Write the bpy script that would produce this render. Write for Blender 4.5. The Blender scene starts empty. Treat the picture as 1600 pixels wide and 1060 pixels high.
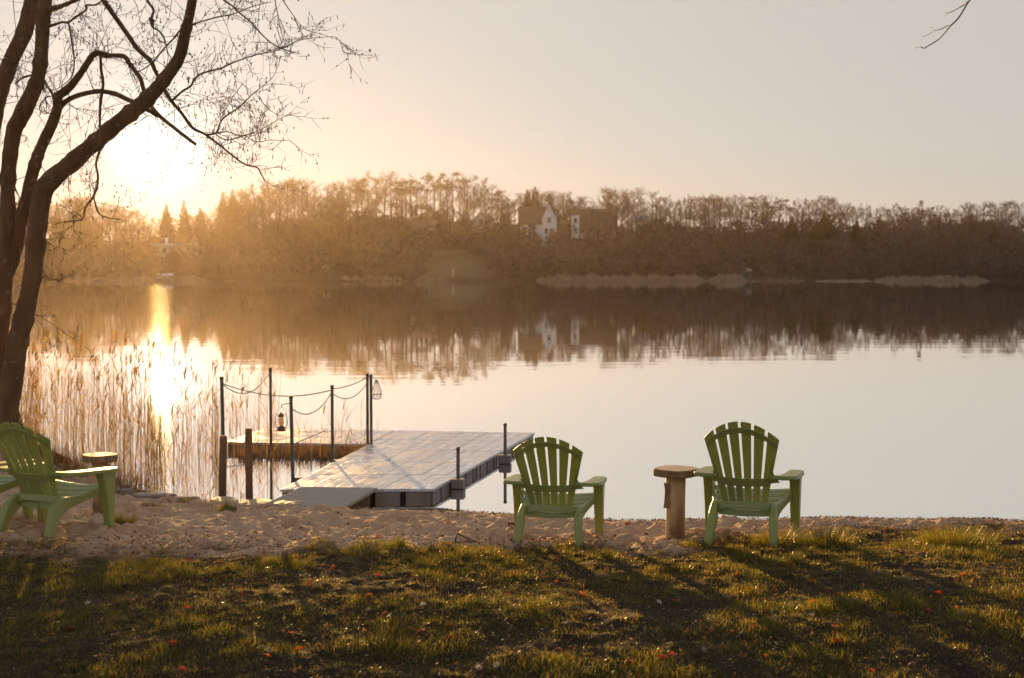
import bpy, math, random
import numpy as np
from mathutils import Vector, Matrix
R = math.radians
random.seed(7); rng = np.random.default_rng(7)
scene = bpy.context.scene
COL = scene.collection

# ------------------------------------------------------------------ camera
CAM_Z = 2.25; FPX = 2222.0; PITCH = math.atan(108/FPX)
cd = bpy.data.cameras.new('camera'); cam = bpy.data.objects.new('camera', cd); COL.objects.link(cam)
cam.location = (0, 0, CAM_Z); cam.rotation_euler = (R(90)-PITCH, 0, 0)
cd.sensor_width = 36; cd.lens = 36*FPX/1600; cd.clip_end = 5000; cd.clip_start = .05
cd.dof.use_dof = True; cd.dof.focus_distance = 11.2; cd.dof.aperture_fstop = 3.6
scene.camera = cam

# ------------------------------------------------------------------ sun and sky
SUN_AZ = -13.9; SUN_EL = 4.7
SUN = Vector((math.sin(R(SUN_AZ))*math.cos(R(SUN_EL)), math.cos(R(SUN_AZ))*math.cos(R(SUN_EL)), math.sin(R(SUN_EL))))
sl = bpy.data.lights.new('sun', 'SUN'); sl.energy = 5.0; sl.angle = R(.7); sl.color = (1.0, .57, .19)
so = bpy.data.objects.new('sun', sl); COL.objects.link(so); so.rotation_euler = SUN.to_track_quat('Z', 'Y').to_euler()
so.location = (-20, 80, 60)

world = bpy.data.worlds.new('World'); scene.world = world; world.use_nodes = True
def build_world():
    nt = world.node_tree; nt.nodes.clear(); N = nt.nodes.new; L = nt.links.new
    out = N('ShaderNodeOutputWorld'); bg = N('ShaderNodeBackground'); L(bg.outputs[0], out.inputs[0])
    sky = N('ShaderNodeTexSky'); sky.sky_type = 'NISHITA'; sky.sun_disc = False
    sky.sun_elevation = R(SUN_EL); sky.sun_rotation = R(SUN_AZ)
    sky.air_density = 1.0; sky.dust_density = 1.2; sky.ozone_density = 1.0
    # thin bright overcast veil that pales the blue of the clear sky
    tc = N('ShaderNodeTexCoord')
    nrm = N('ShaderNodeVectorMath'); nrm.operation = 'NORMALIZE'; L(tc.outputs['Generated'], nrm.inputs[0])
    sep = N('ShaderNodeSeparateXYZ'); L(nrm.outputs[0], sep.inputs[0])
    rmp = N('ShaderNodeValToRGB'); L(sep.outputs[2], rmp.inputs[0])
    e = rmp.color_ramp.elements
    e[0].position = 0.0; e[0].color = (5.2, 4.65, 4.0, 1)
    e[1].position = .21; e[1].color = (5.6, 5.3, 4.75, 1)
    a = e.new(.09); a.color = (5.35, 5.3, 4.8, 1)
    b = e.new(.5); b.color = (3.6, 3.8, 4.3, 1)
    mx = N('ShaderNodeMixRGB'); mx.inputs[0].default_value = .98
    L(sky.outputs[0], mx.inputs[1]); L(rmp.outputs[0], mx.inputs[2])
    # aureole round the sun
    dot = N('ShaderNodeVectorMath'); dot.operation = 'DOT_PRODUCT'; L(nrm.outputs[0], dot.inputs[0]); dot.inputs[1].default_value = SUN
    def m(op, x, y=None):
        k = N('ShaderNodeMath'); k.operation = op
        for i, v in enumerate((x, y)):
            if v is None: continue
            if isinstance(v, (int, float)): k.inputs[i].default_value = v
            else: L(v, k.inputs[i])
        return k.outputs[0]
    ang = m('ARCCOSINE', m('MINIMUM', dot.outputs['Value'], .999999))
    deg = m('MULTIPLY', ang, 57.2958)
    core = m('MULTIPLY', m('EXPONENT', m('MULTIPLY', m('POWER', m('DIVIDE', deg, 1.4), 2.0), -1.0)), 11.0)
    halo = m('MULTIPLY', m('EXPONENT', m('MULTIPLY', deg, -1/3.0)), 1.0); wide = m('MULTIPLY', m('EXPONENT', m('MULTIPLY', deg, -1/16.)), 1.3)
    def tint(v, c):
        k = N('ShaderNodeMixRGB'); k.blend_type = 'MULTIPLY'; k.inputs[0].default_value = 1
        L(v, k.inputs[1]); k.inputs[2].default_value = (*c, 1); return k.outputs[0]
    s1 = N('ShaderNodeMixRGB'); s1.blend_type = 'ADD'; s1.inputs[0].default_value = 1
    L(mx.outputs[0], s1.inputs[1]); L(tint(core, (1, .93, .78)), s1.inputs[2])
    s2 = N('ShaderNodeMixRGB'); s2.blend_type = 'ADD'; s2.inputs[0].default_value = 1
    L(s1.outputs[0], s2.inputs[1]); L(tint(halo, (.5, .8, 1)), s2.inputs[2])
    s3 = N('ShaderNodeMixRGB'); s3.blend_type = 'ADD'; s3.inputs[0].default_value = 1
    L(s2.outputs[0], s3.inputs[1]); L(tint(wide, (-.7, .7, 1.3)), s3.inputs[2])
    L(s3.outputs[0], bg.inputs[0]); bg.inputs[1].default_value = .05
build_world()
scene.view_settings.view_transform = 'Standard'; scene.view_settings.look = 'None'
scene.view_settings.exposure = 1.06; scene.view_settings.gamma = 1.0
scene.render.engine = 'CYCLES'
cy = scene.cycles
cy.max_bounces = 6; cy.diffuse_bounces = 2; cy.glossy_bounces = 3; cy.transmission_bounces = 4; cy.transparent_max_bounces = 6
cy.volume_bounces = 0; cy.use_denoising = True; cy.sample_clamp_indirect = 6; cy.caustics_reflective = False; cy.caustics_refractive = False

# ------------------------------------------------------------------ helpers
CM = cam.rotation_euler.to_matrix()
def at(px, py, Y):
    d = CM @ Vector(((px-800)/FPX, (530-py)/FPX, -1)); d *= Y/d.y
    return Vector((d.x, Y, CAM_Z+d.z))

def tag(o, label=None, cat=None, group=None, kind=None):
    if label: o['label'] = label
    if cat: o['category'] = cat
    if group: o['group'] = group
    if kind: o['kind'] = kind
    return o
def empty(name, loc, rz=0, label=None, cat=None, group=None):
    o = bpy.data.objects.new(name, None); COL.objects.link(o); o.location = loc; o.rotation_euler = (0, 0, rz)
    o.empty_display_size = .2
    return tag(o, label, cat, group)
def copy_tree(o, parent=None):
    c = o.copy(); COL.objects.link(c); c.parent = parent
    for ch in list(o.children): copy_tree(ch, c)
    return c

class MB:
    def __init__(s): s.v = []; s.f = []; s.m = []
    def add(s, vs, fs, mi=0):
        b = len(s.v); s.v += [tuple(p) for p in vs]; s.f += [tuple(i+b for i in f) for f in fs]; s.m += [mi]*len(fs)
    def box(s, c, d, rz=0, mi=0, M=None):
        x, y, z = d[0]/2, d[1]/2, d[2]/2
        vs = [Vector(p) for p in ((-x,-y,-z),(x,-y,-z),(x,y,-z),(-x,y,-z),(-x,-y,z),(x,-y,z),(x,y,z),(-x,y,z))]
        rot = M if M is not None else Matrix.Rotation(rz, 3, 'Z')
        s.add([rot @ p + Vector(c) for p in vs], [(3,2,1,0),(4,5,6,7),(0,1,5,4),(1,2,6,5),(2,3,7,6),(3,0,4,7)], mi)
    def tube(s, pts, rad, n=6, mi=0, caps=True):
        pts = [Vector(p) for p in pts]; vs = []; fs = []
        up = None
        for i, p in enumerate(pts):
            t = (pts[min(i+1, len(pts)-1)] - pts[max(i-1, 0)])
            t = t.normalized() if t.length > 1e-9 else Vector((0, 0, 1))
            if up is None:
                up = t.orthogonal().normalized()
            up = up - t*up.dot(t)
            up = up.normalized() if up.length > 1e-6 else t.orthogonal().normalized()
            w = t.cross(up); r = rad[i] if hasattr(rad, '__len__') else rad
            for k in range(n):
                a = 2*math.pi*k/n; vs.append(p + up*(math.cos(a)*r) + w*(math.sin(a)*r))
        for i in range(len(pts)-1):
            for k in range(n):
                k2 = (k+1) % n; fs.append((i*n+k, i*n+k2, (i+1)*n+k2, (i+1)*n+k))
        if caps and n > 2:
            fs.append(tuple(range(n-1, -1, -1))); fs.append(tuple((len(pts)-1)*n+k for k in range(n)))
        s.add(vs, fs, mi)
    def loft(s, rings, mi=0):
        n = len(rings[0]); vs = [p for r in rings for p in r]; fs = []
        for i in range(len(rings)-1):
            for k in range(n):
                k2 = (k+1) % n; fs.append((i*n+k, i*n+k2, (i+1)*n+k2, (i+1)*n+k))
        fs.append(tuple(range(n-1, -1, -1))); fs.append(tuple((len(rings)-1)*n+k for k in range(n)))
        s.add(vs, fs, mi)
    def grid(s, rows, mi=0):
        n = len(rows[0]); vs = [p for r in rows for p in r]; fs = []
        for i in range(len(rows)-1):
            for k in range(n-1):
                fs.append((i*n+k, i*n+k+1, (i+1)*n+k+1, (i+1)*n+k))
        s.add(vs, fs, mi)
    def prism(s, outline, z0, z1, mi=0):
        n = len(outline)
        vs = [(x, y, z0) for x, y in outline] + [(x, y, z1) for x, y in outline]
        fs = [tuple(range(n-1, -1, -1)), tuple(range(n, 2*n))] + [(k, (k+1) % n, n+(k+1) % n, n+k) for k in range(n)]
        s.add(vs, fs, mi)
    def lathe(s, prof, n=20, c=(0, 0, 0), mi=0, wob=None):
        rings = []
        for r, z in prof:
            rings.append([(c[0]+math.cos(2*math.pi*k/n)*r*(wob[k] if wob else 1), c[1]+math.sin(2*math.pi*k/n)*r*(wob[k] if wob else 1), c[2]+z) for k in range(n)])
        s.loft(rings, mi)
    def build(s, name, mats, parent=None, smooth=False, bevel=None, solid=None, loc=None):
        me = bpy.data.meshes.new(name); me.from_pydata(s.v, [], s.f)
        for m in (mats if isinstance(mats, (list, tuple)) else [mats]): me.materials.append(m)
        if len(me.materials) > 1: me.polygons.foreach_set('material_index', s.m)
        if smooth: me.polygons.foreach_set('use_smooth', [True]*len(me.polygons))
        me.update()
        o = bpy.data.objects.new(name, me); COL.objects.link(o)
        if parent: o.parent = parent
        if loc is not None: o.location = loc
        if solid:
            k = o.modifiers.new('solid', 'SOLIDIFY'); k.thickness = solid; k.offset = 0
        if bevel:
            k = o.modifiers.new('bevel', 'BEVEL'); k.width = bevel; k.segments = 2; k.limit_method = 'ANGLE'; k.angle_limit = R(40)
        return o

def spline(pts, k=4):
    """Catmull-Rom through tuples of any length."""
    P = [np.array(p, float) for p in pts]
    if len(P) < 3: return [P[0]+(P[-1]-P[0])*t/k for t in range(k+1)]
    Q = [2*P[0]-P[1]]+P+[2*P[-1]-P[-2]]; out = []
    for i in range(1, len(Q)-2):
        a, b, c, d = Q[i-1:i+3]
        for t in range(k):
            u = t/k
            out.append(.5*((2*b)+(c-a)*u+(2*a-5*b+4*c-d)*u*u+(3*b-a-3*c+d)*u**3))
    out.append(P[-1]); return out

def big_mesh(name, V, F, mats, cols=None, mi=None, smooth=False, tri=False):
    me = bpy.data.meshes.new(name); V = np.asarray(V, np.float32)
    me.vertices.add(len(V)); me.vertices.foreach_set('co', V.ravel())
    if isinstance(F, list):
        tot = np.concatenate([np.full(len(f), f.shape[1]) for f in F]); idx = np.concatenate([f.ravel() for f in F])
    else: tot = np.full(len(F), F.shape[1]); idx = F.ravel()
    me.loops.add(len(idx)); me.loops.foreach_set('vertex_index', idx.astype(np.int32))
    me.polygons.add(len(tot)); st = np.concatenate([[0], np.cumsum(tot)[:-1]])
    me.polygons.foreach_set('loop_start', st.astype(np.int32)); me.polygons.foreach_set('loop_total', tot.astype(np.int32))
    for m in mats: me.materials.append(m)
    if mi is not None: me.polygons.foreach_set('material_index', np.asarray(mi, np.int32))
    if smooth: me.polygons.foreach_set('use_smooth', np.ones(len(tot), bool))
    me.update(calc_edges=True)
    if cols is not None:
        for nm, c in cols.items():
            at_ = me.color_attributes.new(nm, 'FLOAT_COLOR', 'POINT')
            c4 = np.ones((len(V), 4), np.float32); c4[:, :3] = c; at_.data.foreach_set('color', c4.ravel())
    o = bpy.data.objects.new(name, me); COL.objects.link(o); return o

def vnoise(x, y, seed=0):
    """value noise, numpy"""
    r = np.random.default_rng(seed).random((256, 256))
    xi = np.floor(x).astype(int); yi = np.floor(y).astype(int); fx = x-xi; fy = y-yi
    fx = fx*fx*(3-2*fx); fy = fy*fy*(3-2*fy)
    g = lambda a, b: r[a % 256, b % 256]
    return (g(xi, yi)*(1-fx)+g(xi+1, yi)*fx)*(1-fy)+(g(xi, yi+1)*(1-fx)+g(xi+1, yi+1)*fx)*fy
def fbm(x, y, seed=0, o=3):
    s = 0; a = 1; t = 0
    for i in range(o): s = s+a*vnoise(x*2**i, y*2**i, seed+i); t += a; a *= .5
    return s/t
def sstep(a, b, x):
    t = np.clip((x-a)/(b-a), 0, 1); return t*t*(3-2*t)

# ------------------------------------------------------------------ materials
def mat(name, col, rough=.7, noise=None, bump=None, spec=.5, transl=0, metal=0, coord='Object', trans_col=None, stretch=(1, 1, 1)):
    """principled; noise=(scale, second colour, contrast); bump=(scale, strength, distance)"""
    m = bpy.data.materials.new(name); m.use_nodes = True; nt = m.node_tree; N = nt.nodes.new; L = nt.links.new
    p = nt.nodes['Principled BSDF']; out = nt.nodes['Material Output']
    p.inputs['Base Color'].default_value = (*col, 1); p.inputs['Roughness'].default_value = rough
    p.inputs['Specular IOR Level'].default_value = spec; p.inputs['Metallic'].default_value = metal
    tc = N('ShaderNodeTexCoord'); mp = N('ShaderNodeMapping'); mp.inputs['Scale'].default_value = stretch
    L(tc.outputs[coord], mp.inputs[0])
    c_out = None
    if noise:
        n = N('ShaderNodeTexNoise'); n.inputs['Scale'].default_value = noise[0]; n.inputs['Detail'].default_value = 6
        L(mp.outputs[0], n.inputs[0]); r = N('ShaderNodeValToRGB'); L(n.outputs[0], r.inputs[0])
        w = noise[2] if len(noise) > 2 else .2
        r.color_ramp.elements[0].position = .5-w; r.color_ramp.elements[1].position = .5+w
        r.color_ramp.elements[0].color = (*col, 1); r.color_ramp.elements[1].color = (*noise[1], 1)
        L(r.outputs[0], p.inputs['Base Color']); c_out = r.outputs[0]
    if bump:
        n = N('ShaderNodeTexNoise'); n.inputs['Scale'].default_value = bump[0]; n.inputs['Detail'].default_value = 5
        L(mp.outputs[0], n.inputs[0]); b = N('ShaderNodeBump'); b.inputs['Strength'].default_value = bump[1]; b.inputs['Distance'].default_value = bump[2]
        L(n.outputs[0], b.inputs['Height']); L(b.outputs[0], p.inputs['Normal'])
    if transl:
        t = N('ShaderNodeBsdfTranslucent'); t.inputs[0].default_value = (*(trans_col or col), 1)
        if c_out is not None and trans_col is None: L(c_out, t.inputs[0])
        mx = N('ShaderNodeMixShader'); mx.inputs[0].default_value = transl
        L(p.outputs[0], mx.inputs[1]); L(t.outputs[0], mx.inputs[2]); L(mx.outputs[0], out.inputs[0])
    return m
def vcol_mat(name, attr, rough=.6, transl=.4, spec=.5, tboost=1.5):
    m = bpy.data.materials.new(name); m.use_nodes = True; nt = m.node_tree; N = nt.nodes.new; L = nt.links.new
    p = nt.nodes['Principled BSDF']; out = nt.nodes['Material Output']
    a = N('ShaderNodeAttribute'); a.attribute_name = attr
    L(a.outputs[0], p.inputs['Base Color']); p.inputs['Roughness'].default_value = rough; p.inputs['Specular IOR Level'].default_value = spec
    t = N('ShaderNodeBsdfTranslucent')
    k = N('ShaderNodeVectorMath'); k.operation = 'SCALE'; k.inputs['Scale'].default_value = tboost; L(a.outputs[0], k.inputs[0]); L(k.outputs[0], t.inputs[0])
    mx = N('ShaderNodeMixShader'); mx.inputs[0].default_value = transl
    L(p.outputs[0], mx.inputs[1]); L(t.outputs[0], mx.inputs[2]); L(mx.outputs[0], out.inputs[0])
    return m
M = {}
M['green'] = mat('green_resin', (.36, .405, .15), .33, noise=(4, (.285, .335, .105), .3), bump=(140, .12, .002), transl=.26, trans_col=(.40, .46, .06))
M['bark'] = mat('alder_bark', (.10, .056, .028), .9, noise=(7, (.17, .10, .05), .2), bump=(16, 1.0, .05), stretch=(1, 1, .3), spec=.2)
M['twig'] = mat('twig_bark', (.05, .032, .02), .8, spec=.3)
M['farbark'] = mat('far_bark', (.075, .055, .046), .9, spec=.1)
M['palebark'] = mat('pale_birch_bark', (.42, .38, .36), .9, noise=(1.5, (.2, .17, .16), .25), spec=.1)
M['fartwig'] = mat('far_twig', (.115, .082, .07), .9, spec=.1, transl=.15)
M['needle'] = mat('needle', (.035, .045, .022), .8, spec=.2, transl=.2)
M['brush'] = mat('brushwood', (.125, .098, .098), .95, noise=(.12, (.075, .062, .062), .2), spec=.1, transl=.15)
M['deckp'] = mat('dock_plastic', (.68, .69, .74), .30, noise=(2.5, (.52, .51, .54), .22), bump=(60, .25, .004), stretch=(6, .5, 1))
M['dockside'] = mat('dock_side_plastic', (.25, .20, .175), .6, noise=(6, (.17, .135, .12), .25))
M['darkcore'] = mat('dock_gap_shade', (.03, .026, .022), .9)  # near-black colour painted as the shade between the float blocks
M['ply'] = mat('weathered_plywood', (.42, .34, .25), .6, noise=(5, (.30, .24, .18), .25), bump=(40, .3, .004), stretch=(1, 6, 1))
M['pole'] = mat('weathered_pole', (.13, .12, .10), .6, noise=(9, (.07, .06, .05), .2), bump=(60, .3, .003))
M['post'] = mat('wooden_post', (.24, .12, .055), .85, noise=(10, (.11, .06, .03), .2), bump=(50, .7, .006), stretch=(1, 1, .15))
M['rope'] = mat('rope_fibre', (.20, .17, .13), .9)
M['logside'] = mat('peeled_log', (.66, .49, .27), .7, noise=(4, (.20, .11, .05), .13), bump=(26, .5, .006), stretch=(1, 1, .25))
M['slabtop'] = mat('sawn_wood', (.55, .40, .25), .65, noise=(14, (.36, .25, .15), .25), bump=(60, .3, .003))
M['slabbark'] = mat('slab_bark', (.17, .10, .055), .85, noise=(18, (.30, .19, .10), .2), bump=(30, .8, .008))
M['stone'] = mat('flat_stone', (.30, .25, .21), .8, noise=(6, (.19, .15, .12), .25), bump=(18, .6, .015))
M['black'] = mat('dark_metal', (.025, .022, .02), .4, metal=.6)
M['brass'] = mat('tarnished_brass', (.16, .095, .04), .4, metal=.5)
M['brick'] = mat('old_brick', (.20, .07, .045), .9, noise=(20, (.12, .05, .035), .2), bump=(60, .5, .004))
M['net'] = mat('net_cord', (.30, .27, .18), .8)
M['white'] = mat('white_render', (.84, .83, .82), .8, noise=(.6, (.74, .73, .72), .3))
M['cream'] = mat('cream_render', (.62, .57, .50), .8)
M['tile'] = mat('brown_roof_tile', (.095, .062, .05), .85, noise=(1.2, (.07, .05, .042), .3))
M['redtile'] = mat('red_roof_tile', (.19, .10, .08), .85, noise=(1.2, (.14, .08, .065), .3))
M['greyroof'] = mat('grey_roof', (.24, .21, .21), .8)
M['win'] = mat('dark_window', (.03, .03, .035), .15)
M['blue'] = mat('blue_paint', (.075, .14, .17), .7)
M['darkwood'] = mat('dark_planks', (.07, .05, .04), .85, noise=(3, (.05, .036, .03), .3))
M['leafO'] = mat('orange_leaf', (.30, .085, .018), .55, noise=(30, (.22, .05, .014), .2), transl=.4, trans_col=(.45, .11, .015))
M['leafR'] = mat('red_leaf', (.20, .032, .015), .55, noise=(30, (.13, .022, .011), .2), transl=.4, trans_col=(.34, .05, .015))
M['leafB'] = mat('brown_leaf', (.16, .08, .04), .7, noise=(30, (.10, .05, .028), .2), transl=.25)
M['leafP'] = mat('pale_dead_leaf', (.45, .40, .33), .6, noise=(30, (.30, .26, .21), .2), transl=.2)
M['grass'] = vcol_mat('grass_blade', 'tint', .36, .56, .5, 3.4)
M['reed'] = vcol_mat('reed_straw', 'tint', .55, .35, .4, 1.6)
M['litter'] = vcol_mat('leaf_flake', 'tint', .7, .25, .3, 1.5)
M['dew'] = mat('dew_gold_glint', (.85, .55, .18), .26, spec=1.0, metal=.95)  # golden metal tint stands in for sunlight sparkling in the drops

def plank_tones():
    m = M['deckp']; nt = m.node_tree; N = nt.nodes.new; L = nt.links.new; p = nt.nodes['Principled BSDF']
    src = p.inputs['Base Color'].links[0].from_socket; g = N('ShaderNodeNewGeometry')
    r = N('ShaderNodeMapRange'); L(g.outputs['Random Per Island'], r.inputs[0]); r.inputs[3].default_value = .8; r.inputs[4].default_value = 1.1
    v = N('ShaderNodeVectorMath'); v.operation = 'SCALE'; L(src, v.inputs[0]); L(r.outputs[0], v.inputs['Scale']); L(v.outputs[0], p.inputs['Base Color'])
    tc = N('ShaderNodeTexCoord'); n = N('ShaderNodeTexNoise'); n.inputs['Scale'].default_value = 2.6; n.inputs['Detail'].default_value = 5; L(tc.outputs['Object'], n.inputs[0])
    q = N('ShaderNodeMapRange'); L(n.outputs[0], q.inputs[0]); q.inputs[1].default_value = .35; q.inputs[2].default_value = .65; q.inputs[3].default_value = .14; q.inputs[4].default_value = .42; L(q.outputs[0], p.inputs['Roughness'])
plank_tones()
def bark_lichen():
    m = M['bark']; nt = m.node_tree; N = nt.nodes.new; L = nt.links.new; p = nt.nodes['Principled BSDF']
    src = p.inputs['Base Color'].links[0].from_socket
    tc = N('ShaderNodeTexCoord'); v = N('ShaderNodeTexVoronoi'); v.inputs['Scale'].default_value = 9
    n = N('ShaderNodeTexNoise'); n.inputs['Scale'].default_value = 14; n.inputs['Detail'].default_value = 4
    L(tc.outputs['Object'], n.inputs[0]); mxv = N('ShaderNodeVectorMath'); mxv.operation = 'MULTIPLY_ADD'
    L(n.outputs['Color'], mxv.inputs[0]); mxv.inputs[1].default_value = (.12, .12, .12); L(tc.outputs['Object'], mxv.inputs[2])
    L(mxv.outputs[0], v.inputs[0])
    r = N('ShaderNodeValToRGB'); L(v.outputs['Distance'], r.inputs[0])
    r.color_ramp.elements[0].position = .16; r.color_ramp.elements[0].color = (1, 1, 1, 1)
    r.color_ramp.elements[1].position = .24; r.color_ramp.elements[1].color = (0, 0, 0, 1)
    mx = N('ShaderNodeMixRGB'); L(r.outputs[0], mx.inputs[0]); L(src, mx.inputs[1]); mx.inputs[2].default_value = (.17, .14, .11, 1)
    L(mx.outputs[0], p.inputs['Base Color'])
bark_lichen()

# ------------------------------------------------------------------ ground: bank, lake bed and far hill in one sheet
SX = [-700, -30, -9, -7, -5.4, -4.6, -3.9, -2.83, -2.28, -1.72, -.66, -.23, .29, 1.14, 4.5, 9, 30, 700]
SY = [22, 19, 17.4, 16.6, 15.9, 15.0, 14.2, 13.72, 13.48, 13.36, 13.3, 13.08, 12.85, 12.72, 12.56, 12.4, 12, 10]
HX = [-700, -200, -110, -75, -52, 0, 50, 100, 150, 700]; HH = [8, 7, 7.5, 9.5, 13.5, 14, 12.5, 12.5, 11.5, 12]
def shore(x): return np.interp(x, SX, SY)
def far_shore(x): return 283+4*np.sin(x/37.)+2.5*np.sin(x/13.+1)
def lawn_edge(x):
    return np.interp(x, [-9, -4, -2.6, -1.2, 0, 1.2, 2.2, 5, 9], [10.3, 10.1, 10.15, 10.15, 10.35, 10.6, 11.2, 12.0, 12.0])
def ground_z(x, y, detail=True):
    x = np.asarray(x, float); y = np.asarray(y, float)
    s = shore(x)-y
    wob = (fbm(x*1.7, y*1.7, 5)-.5)*.25
    s2 = s+wob
    zin = np.interp(s2, [0, 2.5, 3.4, 4.6, 7.0, 13, 40], [0, .175, .222, .232, .125, .0, .05])
    lip = .035*sstep(1.2, 2.6, x)*sstep(.0, .12, s2)
    near = np.where(s2 > 0, zin+lip, np.maximum(.22*s2, -1.8))
    near = near + .40*np.exp(-(((x+5.35)/.75)**2+((y-14.3)/.75)**2)) + .10*np.exp(-(((x+4.1)/.5)**2+((y-14.3)/.35)**2))
    yf = far_shore(x); t = np.clip((y-yf-1)/104, 0, 1); H = np.interp(x, HX, HH)
    hill = .35*sstep(0, 2, y-yf)+H*(.72*t+.28*t*t*(3-2*t))+(fbm(x/23., y/23., 9)-.5)*5*sstep(0, 60, y-yf)
    far = np.where(y > yf, hill, np.maximum(-1.8, .3*(y-yf)))
    z = np.where(y > 150, far, near)
    return z
def lawn_mask(x, y):
    n = (fbm(x*2.1, y*2.1, 21, 4)-.5)*1.5
    return sstep(-.25, .35, lawn_edge(x)-y+n)
def build_ground():
    xs = np.concatenate([np.linspace(-700, -260, 12), np.linspace(-240, -40, 41), [-28, -18, -12, -9, -7.5, -6.5], np.arange(-6, 6.001, .03), [6.5, 7.5, 9, 12, 18, 28], np.linspace(40, 240, 41), np.linspace(260, 700, 12)])
    ys = np.concatenate([[-60, -30, -12, -4, 0, 2.5, 4], np.arange(5, 9.5, .04), np.arange(9.5, 14.6, .022), np.arange(14.6, 17, .1), [18, 20, 24, 30, 60, 130, 200, 265], np.arange(272, 425, 3.), np.linspace(435, 900, 14)])
    X, Y = np.meshgrid(xs, ys); Z = ground_z(X, Y)
    fine = (np.abs(X) < 6.2) & (Y > 4.9) & (Y < 16.9)
    s = shore(X)-Y; lm = lawn_mask(X, Y)
    # trampled sand: dents with rims
    D = np.zeros_like(Z); r2 = np.random.default_rng(3)
    for _ in range(5200):
        cx = r2.uniform(-5.8, 5.8); cy_ = r2.uniform(9.6, 14.8)
        if cy_ > np.interp(cx, SX, SY)+.1: continue
        rx = r2.uniform(.025, .10); ry = r2.uniform(.022, .08); a = r2.uniform(0, math.pi); dp = r2.uniform(.005, .019)
        i0, i1 = np.searchsorted(xs, [cx-.3, cx+.3]); j0, j1 = np.searchsorted(ys, [cy_-.3, cy_+.3])
        dx = X[j0:j1, i0:i1]-cx; dy = Y[j0:j1, i0:i1]-cy_
        u = (dx*math.cos(a)+dy*math.sin(a))/rx; v = (-dx*math.sin(a)+dy*math.cos(a))/ry; q = u*u+v*v
        D[j0:j1, i0:i1] += dp*(-np.exp(-q)+.75*np.exp(-(np.sqrt(q)-1.55)**2*3))
    for _ in range(420):   # footprints
        cx = r2.uniform(-5.8, 5.8); cy_ = r2.uniform(9.8, 14.3)
        if cy_ > np.interp(cx, SX, SY)-.1: continue
        a = r2.uniform(0, math.pi); i0, i1 = np.searchsorted(xs, [cx-.4, cx+.4]); j0, j1 = np.searchsorted(ys, [cy_-.4, cy_+.4]); dx = X[j0:j1, i0:i1]-cx; dy = Y[j0:j1, i0:i1]-cy_
        q = ((dx*math.cos(a)+dy*math.sin(a))/.13)**2+((-dx*math.sin(a)+dy*math.cos(a))/.055)**2
        D[j0:j1, i0:i1] += r2.uniform(.020, .046)*(-np.exp(-q*q)+.6*np.exp(-(np.sqrt(q)-1.5)**2*5))
    sandy = sstep(.05, .5, s)*(1-lm*.75)
    Z = np.where(fine, Z+D*sandy+(fbm(X*16, Y*16, 31)-.5)*.014*sandy, Z)
    Z = np.where(fine, Z+(fbm(X*3.2, Y*3.2, 41)-.5)*.035*lm+(fbm(X*11, Y*11, 43)-.5)*.034*lm+(fbm(X*27, Y*27, 47, 2)-.5)*.020*lm, Z)
    V = np.stack([X, Y, Z], -1).reshape(-1, 3); ny, nx = X.shape
    idx = np.arange(nx*ny).reshape(ny, nx)
    F = np.stack([idx[:-1, :-1], idx[:-1, 1:], idx[1:, 1:], idx[1:, :-1]], -1).reshape(-1, 4)
    K = np.zeros((len(V), 3), np.float32)
    xx, yy = V[:, 0], V[:, 1]
    K[:, 0] = np.where(yy < 150, 1-lawn_mask(xx, yy), 0)
    mead = np.exp(-(((xx+12)/7.5)**2)**2)*sstep(284, 292, yy)*(1-sstep(312, 330, yy+(xx+12)*1.1+(fbm(xx/4., yy/4., 19)-.5)*26))
    K[:, 1] = np.where(yy > 150, mead, 0)
    K[:, 2] = np.where(yy < 150, sstep(.35, -.05, shore(xx)-yy), 0)
    m = bpy.data.materials.new('bank_soil_and_sand'); m.use_nodes = True; nt = m.node_tree; N = nt.nodes.new; L = nt.links.new
    p = nt.nodes['Principled BSDF']; p.inputs['Roughness'].default_value = .92; p.inputs['Specular IOR Level'].default_value = .15
    a = N('ShaderNodeAttribute'); a.attribute_name = 'zone'; sp = N('ShaderNodeSeparateColor'); L(a.outputs[0], sp.inputs[0])
    tc = N('ShaderNodeTexCoord')
    def ramp(scale, c0, c1, w=.2, det=6):
        n = N('ShaderNodeTexNoise'); n.inputs['Scale'].default_value = scale; n.inputs['Detail'].default_value = det; L(tc.outputs['Object'], n.inputs[0])
        r = N('ShaderNodeValToRGB'); L(n.outputs[0], r.inputs[0]); r.color_ramp.elements[0].position = .5-w; r.color_ramp.elements[1].position = .5+w
        r.color_ramp.elements[0].color = (*c0, 1); r.color_ramp.elements[1].color = (*c1, 1); return r.outputs[0]
    def mix(f, x, y):
        k = N('ShaderNodeMixRGB'); L(f, k.inputs[0]); L(x, k.inputs[1]); L(y, k.inputs[2]); return k.outputs[0]
    soil = ramp(5, (.016, .011, .006), (.036, .023, .011))
    sand = mix(ramp(40, (0, 0, 0), (1, 1, 1), .12), ramp(2.2, (.55, .365, .23), (.42, .265, .16), .25), ramp(3, (.57, .385, .25), (.28, .165, .095), .3))
    mead_c = ramp(.3, (.075, .075, .032), (.12, .095, .05))
    c = mix(sp.outputs[0], soil, sand); c = mix(sp.outputs[1], c, mead_c)
    wet = ramp(6, (.10, .07, .05), (.16, .11, .075)); c = mix(sp.outputs[2], c, wet)
    L(c, p.inputs['Base Color'])
    n = N('ShaderNodeTexNoise'); n.inputs['Scale'].default_value = 70; n.inputs['Detail'].default_value = 4; L(tc.outputs['Object'], n.inputs[0])
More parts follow.
